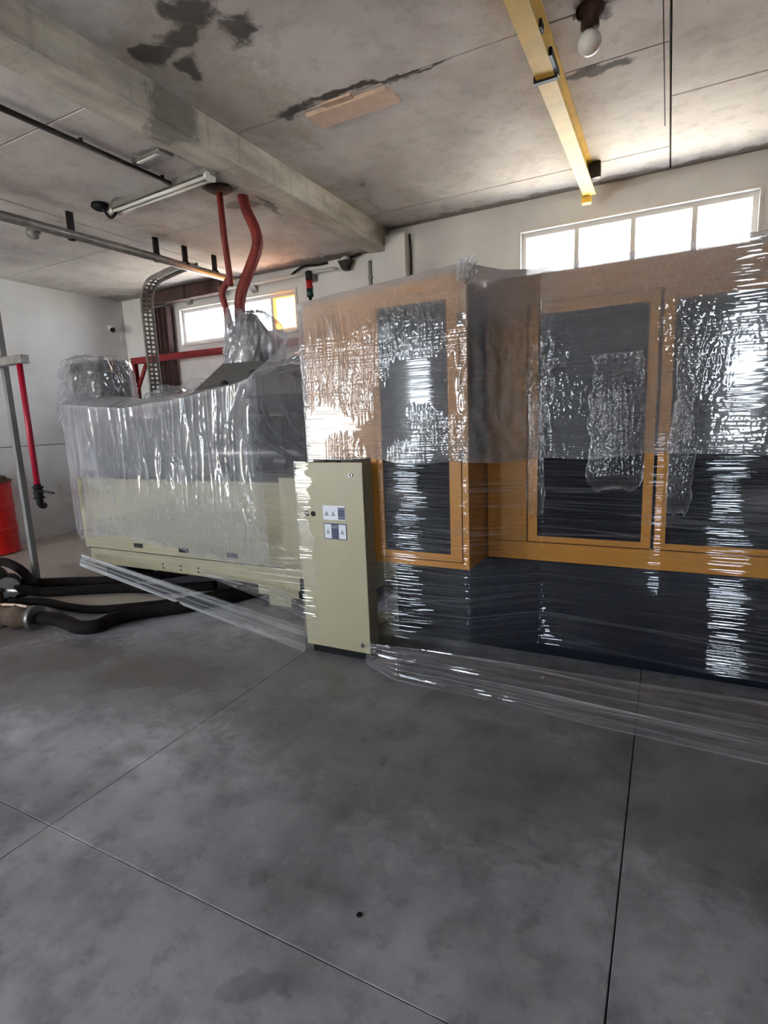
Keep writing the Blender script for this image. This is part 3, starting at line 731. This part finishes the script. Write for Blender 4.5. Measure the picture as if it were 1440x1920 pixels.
hose('thick black hose bent sharply on the concrete floor', [(-4.12, 2.27, .075), (-3.98, 2.30, .075), (-3.85, 2.31, .06), (-3.70, 2.30, .052), (-3.60, 2.37, .052), (-3.62, 2.52, .05), (-3.52, 2.70, .05), (-3.25, 3.0, .05), (-3.0, 3.5, .05)], .050)
hose('dark hose arching down to the pump at the photo edge', [(-6.1, 2.55, .02), (-5.95, 2.75, .16), (-5.7, 2.86, .22), (-5.45, 2.88, .17), (-5.25, 2.86, .08), (-5.1, 2.8, .05)], .042)
pu = thing('pump_manifold', (-5.1, 2.5, 0), 'dirty pump manifold with flanged pipe stubs on the floor', 'pump')
B().lathe([(.05, -.06), (.13, -.05), (.14, 0), (.13, .10), (.09, .14)], (-5.35, 2.55, .15), 20, 'y').build('pump_body', 'dark_steel', pu)
B().tube([(-5.30, 2.72, .11), (-5.12, 2.60, .11)], [.075, .075], 18).build('pipe_stub', 'black', pu)
B().tube([(-5.10, 2.585, .11), (-5.07, 2.56, .11)], .095, 18).build('flange', 'steel', pu)
B().tube([(-5.07, 2.56, .10), (-4.98, 2.68, .06), (-4.88, 2.78, .045)], .03, 12).build('coupling', 'steel', pu)
B().box((-5.7, 2.35, 0), (-5.05, 2.75, .035), .005).build('skid', 'dark_steel', pu)
B().lathe([(.045, .03), (.045, .12), (.06, .125), (.06, .15), (.02, .155)], (-4.98, 2.43, 0), 14).build('gate_valve', 'mud', pu)
mp = thing('wrapped_pipe', (-4.4, 2.25, 0), 'thick mud stained pipe wrapped in sacking with a hose clamp', 'pipe')
P = smooth_path([(-5.05, 1.98, .08), (-4.75, 2.08, .085), (-4.45, 2.17, .085), (-4.15, 2.25, .08)], 10)
B().tube(P, [.082 + .012 * math.sin(i * 1.3) + .006 * math.sin(i * 3.1) for i in range(len(P))], 18).build('sleeve', 'mud', mp)
B().tube([(-4.17, 2.247, .08), (-4.13, 2.257, .08)], .092, 18).build('hose_clamp', 'steel', mp)
tube('tie_rope', smooth_path([(-5.0, 2.03, .16), (-4.75, 2.10, .175), (-4.55, 2.13, .17), (-4.35, 2.2, .175), (-4.2, 2.24, .165)]), .010, 'board', mp, 8)
lg = thing('pipe_trestle', (-4.35, 1.75, 0), 'rusty trestle leg at the photo edge beside the wrapped pipe', 'trestle')
b = B(); b.tube([(-4.10, 1.83, 0), (-4.12, 1.84, .24)], .022, 8); b.build('leg', 'rust', lg)
b = B(); b.tube([(-4.45, 1.78, 0), (-4.12, 1.84, .24)], .022, 8); b.build('leg', 'rust', lg)
box('foot_plate', (-4.16, 1.77, 0), (-4.04, 1.89, .012), 'rust', lg)
bug = tag(B().lathe([(.007, 0), (.009, .003), (.006, .007), (.002, .008)], (-.752, 1.180, 0), 8).build('pebble', 'gap'), 'tiny black pebble lying alone on the bare concrete floor', 'pebble')

# ------------------------------------------------------------------ stretch film
rng = np.random.default_rng(7)
ANG = rng.random((256, 256)) * 2 * np.pi; GX, GY_ = np.cos(ANG), np.sin(ANG)
def vn(x, y, seed=0):
    """Smooth gradient noise, about -1..1, on arrays, with a little domain warp so that no lattice shows."""
    x = np.asarray(x, float) + seed * 17.31; y = np.asarray(y, float) + seed * 9.77
    x, y = x + .35 * np.sin(y * 1.31 + seed) + .2 * np.sin(y * .53 + x * .41), y + .35 * np.sin(x * 1.17 + 2 * seed) + .2 * np.sin(x * .47 - y * .37)
    xi = np.floor(x).astype(int); yi = np.floor(y).astype(int); fx_ = x - xi; fy_ = y - yi
    u = fx_ * fx_ * fx_ * (fx_ * (fx_ * 6 - 15) + 10); w = fy_ * fy_ * fy_ * (fy_ * (fy_ * 6 - 15) + 10)
    def g_(i, j):
        a, b_ = (xi + i) % 256, (yi + j) % 256
        return GX[a, b_] * (fx_ - i) + GY_[a, b_] * (fy_ - j)
    return np.clip(((g_(0, 0) * (1 - u) + g_(1, 0) * u) * (1 - w) + (g_(0, 1) * (1 - u) + g_(1, 1) * u) * w) * 1.55, -1, 1)
def ss(a, b_, x): t = np.clip((x - a) / (b_ - a), 0, 1); return t * t * (3 - 2 * t)
def ridge(n, p=3): return (1 - np.abs(n)) ** p
def film(name, P, disp, haze, mat, keep=None):
    """Grid P (nv,nu,3) displaced along its normals; haze is a per-vertex attribute; keep masks ragged edges."""
    nv, nu, _ = P.shape
    du = np.gradient(P, axis=1); dv = np.gradient(P, axis=0)
    n = np.cross(du, dv); n /= np.linalg.norm(n, axis=2, keepdims=True) + 1e-9
    Q = P + n * disp[..., None]; Q[..., 2] = np.maximum(Q[..., 2], .004)
    idx = np.arange(nv * nu).reshape(nv, nu)
    q = np.stack([idx[:-1, :-1], idx[:-1, 1:], idx[1:, 1:], idx[1:, :-1]], -1)
    if keep is not None:
        kf = keep[:-1, :-1] & keep[1:, 1:] & keep[:-1, 1:] & keep[1:, :-1]; q = q[kf]
    q = q.reshape(-1, 4)
    used = np.unique(q); remap = np.full(nv * nu, -1); remap[used] = np.arange(len(used)); q = remap[q]
    V = Q.reshape(-1, 3)[used]
    me = bpy.data.meshes.new(name)
    me.vertices.add(len(V)); me.vertices.foreach_set('co', V.ravel().astype('f'))
    me.loops.add(q.size); me.loops.foreach_set('vertex_index', q.ravel().astype('i'))
    me.polygons.add(len(q)); me.polygons.foreach_set('loop_start', np.arange(0, q.size, 4, dtype='i'))
    me.update(calc_edges=True)
    me.polygons.foreach_set('use_smooth', np.ones(len(q), bool))
    a = me.attributes.new('haze', 'FLOAT', 'POINT'); a.data.foreach_set('value', np.clip(haze.ravel()[used], 0, 1).astype('f'))
    return finish(name, me, M[mat])
def plan(path, n):
    """n points evenly along a plan polyline [(x,y),...]: arrays x, y, s."""
    p = np.array(path, float); L = np.concatenate([[0], np.cumsum(np.linalg.norm(np.diff(p, axis=0), axis=1))])
    s = np.linspace(0, L[-1], n); return np.interp(s, L, p[:, 0]), np.interp(s, L, p[:, 1]), s

# 1. lower taut film over the right half: from the cabinet edge, over the guard door and on along the navy base
x, y, s = plan([(-1.515, 2.664), (-1.462, 2.764), (-.932, 2.768), (-.60, 3.02), (0, 3.06), (1.6, 3.07)], 300)
z = np.linspace(.16, 1.32, 640)
X, Z = np.meshgrid(x, z); Y = np.broadcast_to(y, X.shape).copy(); S = np.broadcast_to(s, X.shape)
low = ss(.62, .40, Z); Y -= low * np.interp(X, [-1.5, -.9, .2, 2.5], [0, .0, .16, .16]) * ss(.6, .1, Z)
Zs = Z - .05 * ss(-1.4, -.4, X) * low
w = ridge(vn(X * .8, Zs * 44, 1), 4) * ss(-.3, .5, vn(X * 1.3 + 5, Zs * 5, 2))
w2 = vn(X * 2.2, Zs * 125, 3) * (.7 + .3 * ss(-.2, .5, vn(X * 1.5, Zs * 4, 7)))
disp = .0030 * w + .0019 * w2 + .001 * vn(X * 2, Z * 5, 4)
br_ = ss(-.96, -.88, X) * ss(-.55, -.64, X)
disp = disp + br_ * (.007 * vn(X * 22, Z * 16, 44) + .003 * vn(X * 8, Z * 60, 45))
fold = ss(.55, .95, ridge(vn(X * .35 + 2, Zs * 17 + X * .35, 5), 6)) + .5 * ss(.8, 1., ridge(vn(X * .25, Zs * 40 + X * .5, 8), 5))
hz = .012 + .16 * fold * (.4 + .6 * ss(-.2, .5, vn(X * .8, Z * 4, 6)))
lines = ss(.80, .97, ridge(vn(X * .35 + 3, Zs * 30 + X * 1.6, 13), 2)) * ss(-.3, .3, vn(X * .9, Z * 3, 14))
hz = hz + .17 * lines
wr = .16 + .10 * vn(X[0] * .8, X[0] * 0 + 3, 9)
o = film('lower_stretch_film', np.stack([X, Y, Z], -1), disp, np.minimum(hz, .19), 'film_taut', Z > wr[None, :] * .9)
tag(o, 'clear taut film stretched low across the navy base and guard door', 'plastic film')

# 2. layered crumpled film over the upper half, going over the top edge
x, y, s = plan([(-2.0, 3.02), (-1.965, 2.775), (-.925, 2.765), (-.62, 3.06), (1.6, 3.06)], 900)
nz = 440; v = np.linspace(0, 1, nz)
X, V = np.meshgrid(x, v); Y = np.broadcast_to(y, X.shape).copy()
ztop = np.interp(X, [-2.0, -1.94, -.93, -.78, -.5, 2.6], [2.12, 2.132, 2.196, 2.165, 2.192, 2.192])
zbot = 1.20 + .03 * vn(X * 3, X * 0, 11) - .10 * ss(-1.95, -2.0, X)
arc = V * 1.18
Z = zbot + (ztop - zbot) * np.minimum(arc, 1); over = np.clip(arc - 1, 0, 1) / .18
Y = Y + over * .45; Z = Z + .012 * np.sin(np.clip(over, 0, 1) * 3.1)
onbox = ss(-.92, -1.0, X); bridge = ss(-1.0, -.9, X) * ss(-.5, -.62, X)
cr_ = vn(X * 40, Z * 26, 21) * .6 + vn(X * 75, Z * 60, 22) * .4
vert = ridge(vn(X * 26, Z * 3.0, 23), 4); hor = vn(X * 2.5, Z * 110, 24)
mask_mid = ss(.0, .5, vn(X * 2.4, Z * 3.2, 25) + .25) * ss(2.02, 1.82, Z + .12 * vn(X * 3, Z * 2, 32) - .12 * onbox)
disp = .0017 * cr_ * mask_mid + .003 * vert * mask_mid * (onbox * .9 + .35) + .0007 * hor * ss(2.0, 1.8, Z) + bridge * (.008 * vn(X * 6, Z * 5, 26) + .009 * vn(X * 22, Z * 9, 43) * ss(2.0, 1.7, Z))
pl = ss(-1.50, -1.66, X + .08 * vn(Z * 6, X * 0, 33)) * ss(1.66, 1.78, Z) * ss(2.08, 1.98, Z + .05 * vn(X * 9, X * 0, 34)); plr = ridge(vn(X * 34 + Z * 2, Z * 2.2, 39), 3)
disp = disp + .005 * pl * plr
right = ss(.05, .35, X)
disp = disp * (1 - .8 * right) + right * .0011 * vn(X * 9, Z * 95, 27) * (.3 + .7 * ss(-.3, .4, vn(X * 3, Z * 5, 30)))
hz = .28 + .12 * vn(X * 1.1, Z * 1.5, 28) + .10 * ss(.75, 1., vert) * mask_mid + .10 * ss(.5, 1, ridge(vn(X * 36, Z * 22, 29), 5))
hz = hz + .26 * ss(1.80, 2.05, Z) * (1 - .5 * onbox) + .12 * bridge
hz = hz * (1 - .25 * right * ss(1.95, 1.7, Z)) + .25 * (over > 0)  # extra haze past the top edge paints its bright backlit line
hz = hz - .08 * ss(1.55, 1.25, Z)
hz = hz + .38 * pl * ss(.55, 1, plr)
# hem of the upper wrap: a thicker pale band
hz = hz + .12 * ss(.06, .0, np.abs(Z - zbot))
# bunched outlines where the film is drawn over the door handles
def line_h(x0, z0, x1, z1, wd):
    dx, dz = x1 - x0, z1 - z0; t = np.clip(((X - x0) * dx + (Z - z0) * dz) / (dx * dx + dz * dz), 0, 1)
    d = np.hypot(X - x0 - t * dx + .012 * vn(Z * 9, X * 9, 31), Z - z0 - t * dz); return np.exp(-(d / wd) ** 2)
o = film('upper_stretch_film', np.stack([X, Y, Z], -1), disp, np.maximum(hz, .36), 'film_upper')
tag(o, 'hazy crumpled film layered over the top of the yellow machine', 'plastic film')

x, y, s = plan([(-1.99, 2.78), (-1.982, 2.656), (-1.83, 2.656)], 90); z = np.linspace(.10, 1.215, 560)
X, Z = np.meshgrid(x, z); Y = np.broadcast_to(y, X.shape).copy()
pk = ss(-.1, .5, vn(X * 2, Z * 6, 35)) * ss(-1.84, -1.93, X)
disp = .0016 * vn(X * 5, Z * 110, 36) * (.15 + .85 * pk) + .001 * vn(X * 3, Z * 8, 37)
o = film('cabinet_film_layer', np.stack([X, Y, Z], -1), disp, .012 + .10 * pk * ss(.6, 1, ridge(vn(X * 3, Z * 60, 38), 4)), 'film_taut', X < -1.875 + .045 * vn(Z * 14, Z * 0, 40) + .02 * vn(Z * 60, Z * 0, 42))
tag(o, 'nearly invisible clear film pulled tight round the cabinet front edge', 'plastic film')

# 3. bunched drapes hanging over the two door handles and the door edge
def drape(name, label, cx_, hw_, z0, z1, yb, bulge, seed, sway=0., extra=0.):
    nu, nv_ = 110, 220
    u = np.linspace(-1, 1, nu); t = np.linspace(0, 1, nv_); U, Tt = np.meshgrid(u, t)
    wd = hw_ * (1 + .18 * vn(U * 0 + seed, Tt * 4, seed) + .10 * vn(U * 2, Tt * 9, seed + 1))
    X = cx_ + U * wd + sway * (1 - Tt); Z = z0 + (z1 - z0) * Tt + .02 * vn(U * 3, Tt * 0, seed + 2) * (1 - Tt) + .015 * U * U * (1 - Tt)
    Y = yb - bulge * (1 - U ** 2) * ss(0, .12, Tt) * ss(1, .7, Tt) - .01
    ver = ridge(vn(U * 5, Tt * 3, seed + 3), 5)
    disp = .007 * ver + .0025 * vn(U * 14, Tt * 34, seed + 4) + .0012 * vn(U * 30, Tt * 70, seed + 5)
    edge = ss(.86, 1., np.abs(U)) + ss(.05, .0, Tt)
    hz = .05 + extra + .5 * np.clip(edge, 0, 1) * (.5 + .5 * vn(U, Tt * 14, seed + 6)) + .22 * ss(.8, 1, ver) + .12 * ss(.75, 1, ridge(vn(U * 6, Tt * 12, seed + 7), 6))
    return tag(film(name, np.stack([X, Y, Z], -1), disp, hz, 'film_fold'), label, 'plastic film', 'film drapes over door handles')
drape('film_drape', 'torn flap of film bunched over the first sliding door handle', -.235, .125, 1.03, 1.72, 3.04, .045, 41)
drape('film_drape', 'narrow torn film flap hanging from the second door handle', .085, .055, .92, 1.70, 3.04, .04, 51, -.03)
drape('film_drape', 'crumpled film edge hanging down beside the first door frame', -.63, .045, .88, 1.80, 3.03, .03, 61)
drape('film_drape', 'white knotted film tuft on the top front corner of the guard box', -.915, .05, 2.10, 2.215, 2.765, .03, 75, 0., .35)

# 4. low skirt of film trailing on the floor in front of the navy base
xs_ = np.linspace(-1.53, 2.55, 220); t = np.linspace(0, 1, 70); X, Tt = np.meshgrid(xs_, t)
yt = np.interp(xs_, [-1.53, -1.2, 2.55], [2.655, 2.70, 2.90]); yb = np.interp(xs_, [-1.53, -1.3, -.5, .45, 2.55], [2.63, 2.52, 2.49, 2.455, 2.42])
zt = np.interp(xs_, [-1.53, 2.55], [.135, .10]); zb = np.interp(xs_, [-1.53, -1.2, 2.55], [.02, .012, .010])
Y = yb + (yt - yb) * Tt; Z = zb + (zt - zb) * Tt
fo = ridge(vn(X * .5, Tt * 7 + X * .3, 81), 5)
disp = .012 * fo * (1 - Tt * .5) + .004 * vn(X * 1.5, Tt * 26, 82)
hz = .09 + .6 * ss(.45, 1, fo) * (.5 + .5 * vn(X * 1.2, Tt * 3, 83)) + .30 * ss(.07, .0, Tt) + .12 * ss(.9, 1., Tt)
hz = hz + .25 * ss(.12, .0, np.abs(Tt - .42 + .10 * (X + 1.5) * .5)) * ss(-1.5, .2, X)
o = film('trailing_film_skirt', np.stack([X, Y, Z], -1), disp, hz, 'film_band')
tag(o, 'lowest loose film skirt trailing over the floor beside the navy base', 'plastic film')

# 5. gathered band from the far base end to the cabinet foot
t = np.linspace(0, 1, 200); u = np.linspace(0, 1, 60); Tt, U = np.meshgrid(t, u)
tp = np.array([(-4.93, 3.19, .28), (-1.982, 2.664, .175)]); bt_ = np.array([(-4.97, 3.18, .16), (-1.972, 2.645, .012)])
tt = np.linspace(0, 1, 2)
P = np.stack([np.interp(Tt, tt, bt_[:, k]) * (1 - U) + np.interp(Tt, tt, tp[:, k]) * U for k in range(3)], -1)
fo = ridge(vn(U * 4.5 + .15 * Tt, Tt * .35, 91), 3)
disp = .016 * fo + .004 * vn(U * 16, Tt * 5, 92)
hz = .10 + .75 * ss(.35, 1, fo) * ss(1.15, .2, Tt) + .5 * ss(.30, .05, U) * ss(1.2, .3, Tt) + .35 * ss(.08, 0, Tt) + .10 * ss(.9, 1, U)
o = film('gathered_film_band', P, disp, hz, 'film_band')
tag(o, 'gathered ropy film band slanting from far base end to cabinet foot', 'plastic film')
tp = np.array([(-3.5, 3.27, .24), (-2.6, 3.2, .19), (-1.985, 3.0, .15)]); bt_ = np.array([(-3.5, 3.27, .20), (-2.6, 3.12, .10), (-1.985, 2.9, .05)])
t = np.linspace(0, 1, 80); u = np.linspace(0, 1, 24); Tt, U = np.meshgrid(t, u); tt = np.linspace(0, 1, 3)
P = np.stack([np.interp(Tt, tt, bt_[:, k]) * (1 - U) + np.interp(Tt, tt, tp[:, k]) * U for k in range(3)], -1)
fo = ridge(vn(U * 6, Tt * 1.5, 95), 3)
tag(film('narrow_film_strand', P, .006 * fo, .08 + .35 * ss(.5, 1, fo), 'film_band'), 'thin film strand stretched behind the cream support foot', 'plastic film')

# 6. big wrap over the injection side
path = [(-1.985, 2.80), (-2.35, 3.05), (-2.75, 3.20), (-4.75, 3.215), (-5.02, 3.30), (-5.42, 3.48), (-5.80, 4.0)]
x, y, s = plan(path, 560)
nz = 460; v = np.linspace(0, 1, nz); X, V = np.meshgrid(x, v); S = np.broadcast_to(s, X.shape); Y = np.broadcast_to(y, X.shape).copy()
ztop = np.interp(S, np.interp([-1.985, -2.16, -2.36, -2.9, -3.6, -4.2, -4.9, -5.3, -5.7, -6], np.sort(-x) * -1, np.zeros(len(x))) if False else [0, .22, .47, 1.02, 1.72, 2.3, 3.0, 3.4, 3.9, 4.4], [1.99, 1.97, 1.90, 1.74, 1.655, 1.625, 1.68, 1.70, 1.72, 1.72])
zbot = np.interp(S, [0, .5, .9, 1.2, 1.9, 2.6, 3.0, 3.3, 3.9, 4.4], [.50, .40, .34, .36, .42, .50, .44, .36, .44, .5]) + .03 * vn(S * 7, S * 0, 101)
arc = V * 1.35; Z = zbot + (ztop - zbot) * np.minimum(arc, 1); over = np.clip(arc - 1, 0, 1) / .35
Y = Y + over * .75 * ss(4.1, 3.2, S); Z = Z + (.05 * np.sin(over * 5) + .10 * over * ss(.8, 2.0, S) + .03 * vn(X * 5, over * 3, 102) * over)
vert = ridge(vn(S * 5.5 + .4 * Z, Z * 1.1, 103), 4) * ss(-.5, .3, vn(S * 4, Z * 1.6, 109)); v2 = ridge(vn(S * 13, Z * 2.0, 104), 5)
cr_ = vn(S * 34, Z * 20, 105); hor = vn(S * 1.5, Z * 90, 106)
zone_r = ss(.95, .65, S)                   # taut horizontal part beside the guard box
disp = (1 - zone_r) * (.016 * vert * ss(.7, 1.2, Z) + .004 * v2 * ss(.3, 1.0, Z) + .0013 * cr_ * ss(.2, .6, vn(S * 2, Z * 3, 107) + .4)) + zone_r * .0011 * hor
hz = .34 + .10 * ss(.95, 1.1, Z) + .36 * ss(.5, 1., vert) * ss(.8, 1.2, Z) + .20 * ss(.65, 1, v2) + .07 * vn(S * 2.1, Z * 2.4, 108)
hz = hz * (1 - .6 * zone_r) + .22 * ss(2.2, 3.2, S) + .20 * ss(.05, 0, ztop - Z) * (over <= 0) + .12 * (over > 0)
hz = hz - .13 * ss(1.0, .85, Z) - .05
edge = V * (ztop - zbot)
hz = hz + .15 * ss(.05, 0, edge)
o = film('wrapped_film_cover', np.stack([X, Y, Z], -1), disp, np.where(S < .75, np.minimum(hz, .2), np.maximum(hz, .31)), 'film_fold')
tag(o, 'milky film with hanging folds wrapped round the cream injection end', 'plastic film')
# fan of taut strands at the far end of the cream base
t = np.linspace(0, 1, 120); u = np.linspace(0, 1, 90); Tt, U = np.meshgrid(t, u)
A = np.array((-4.97, 3.235, .26)); A2 = np.array((-4.99, 3.235, .56)); C1 = np.array((-2.05, 3.20, .22)); C2 = np.array((-3.2, 3.235, .92))
P = ((A * (1 - U[..., None]) + A2 * U[..., None]) * (1 - Tt[..., None]) + (C1 * (1 - U[..., None]) + C2 * U[..., None]) * Tt[..., None])
fo = ridge(vn(U * 9, Tt * .8, 111), 6)
film_o = film('fanned_film_sheet', P, .006 * fo + .002 * vn(U * 40, Tt * 2, 112), np.minimum(.2, .035 + .22 * ss(.6, 1, fo) * ss(1., .3, Tt)), 'film_taut')
tag(film_o, 'thin fanned film sheet over the vent slots of the cream base', 'plastic film')

# 7. lumpy wraps over the motor head and hopper
def lump(name, label, prof, c, seed, haze0, sq=2.6, nu=120, nv_=110, amp=1.):
    """Wrapped lump: prof = (z, rx, ry, dx) sections; squarish outline with folds."""
    pz = np.array([p[0] for p in prof]); a = np.linspace(0, 2 * np.pi, nu); z = np.linspace(pz[0], pz[-1], nv_)
    Aa, Z = np.meshgrid(a, z)
    rx = np.interp(Z, pz, [p[1] for p in prof]); ry = np.interp(Z, pz, [p[2] for p in prof]); dx = np.interp(Z, pz, [p[3] for p in prof])
    k = (np.abs(np.cos(Aa)) ** sq + np.abs(np.sin(Aa)) ** sq) ** (-1 / sq)
    ca_, sa_ = np.cos(Aa), np.sin(Aa)
    lum = 1 + .07 * vn(ca_ * 2 + 3, sa_ * 2 + Z * 5, seed) + .05 * vn(ca_ * 4, sa_ * 4 + Z * 8, seed + 1)
    P = np.stack([c[0] + dx + rx * k * ca_ * lum, c[1] + ry * k * sa_ * lum, Z + .02 * vn(ca_ * 3, sa_ * 3, seed + 2)], -1)
    fo = ridge(vn(ca_ * 5 + sa_ * 3, Z * 5 + sa_ * 4, seed + 3), 4)
    f2 = vn(ca_ * 9 + Z * 6, sa_ * 9 + Z * 14, seed + 4)
    hz = np.maximum(.33, haze0 + .25 * ss(.6, 1, fo) + .10 * f2)
    return tag(film(name, P, amp * (.012 * fo + .006 * f2), hz, 'film_fold'), label, 'plastic film')
lump('motor_film_wrap', 'grey lumpy film bundle over the motor head at far end', [(1.50, .37, .30, -.03), (1.70, .35, .27, -.02), (2.0, .33, .25, -.02), (2.13, .30, .22, -.01), (2.17, .18, .14, -.01), (2.18, .01, .01, 0)], (-5.17, 3.76), 121, .26, 5.0, 140, 110, .6)
lump('hopper_film_wrap', 'grey film bundle tied round the hopper under the red hoses', [(1.62, .40, .26, -.20), (1.80, .30, .25, -.08), (1.95, .24, .24, .0), (2.15, .24, .22, .06), (2.26, .19, .18, .07), (2.37, .08, .08, .05), (2.375, .01, .01, .05)], (-3.20, 3.83), 131, .48, 2.3)
lump('neck_film_wrap', 'twisted film neck gathered round the lower ends of the red hoses', [(2.06, .16, .13, .02), (2.18, .12, .10, 0), (2.32, .085, .075, -.02), (2.42, .07, .06, -.03)], (-3.36, 3.84), 141, .5, 2.0, 60, 50)
# sheet sloping from the hopper down over the injection housing
t = np.linspace(0, 1, 110); u = np.linspace(0, 1, 60); Tt, U = np.meshgrid(t, u)
F1 = np.array((-2.35, 3.35, 1.95)); F2 = np.array((-4.5, 3.45, 1.58)); K1 = np.array((-2.75, 4.05, 2.02)); K2 = np.array((-4.75, 4.15, 1.86))
P = ((F1 * (1 - Tt[..., None]) + F2 * Tt[..., None]) * (1 - U[..., None]) + (K1 * (1 - Tt[..., None]) + K2 * Tt[..., None]) * U[..., None])
P[..., 2] -= .10 * np.sin(Tt * np.pi) * (1 - U)
P[..., 2] += .05 * vn(Tt * 6, U * 4, 151)
fo = ridge(vn(Tt * 9, U * 3, 152), 4)
tag(film('sloping_film_sheet', P, .012 * fo + .004 * vn(Tt * 30, U * 16, 153), np.maximum(.33, .24 + .3 * ss(.6, 1, fo) + .08 * vn(Tt * 5, U * 5, 154)), 'film_fold'), 'pale sagging film sheet draped over the top between motor and hopper', 'plastic film')
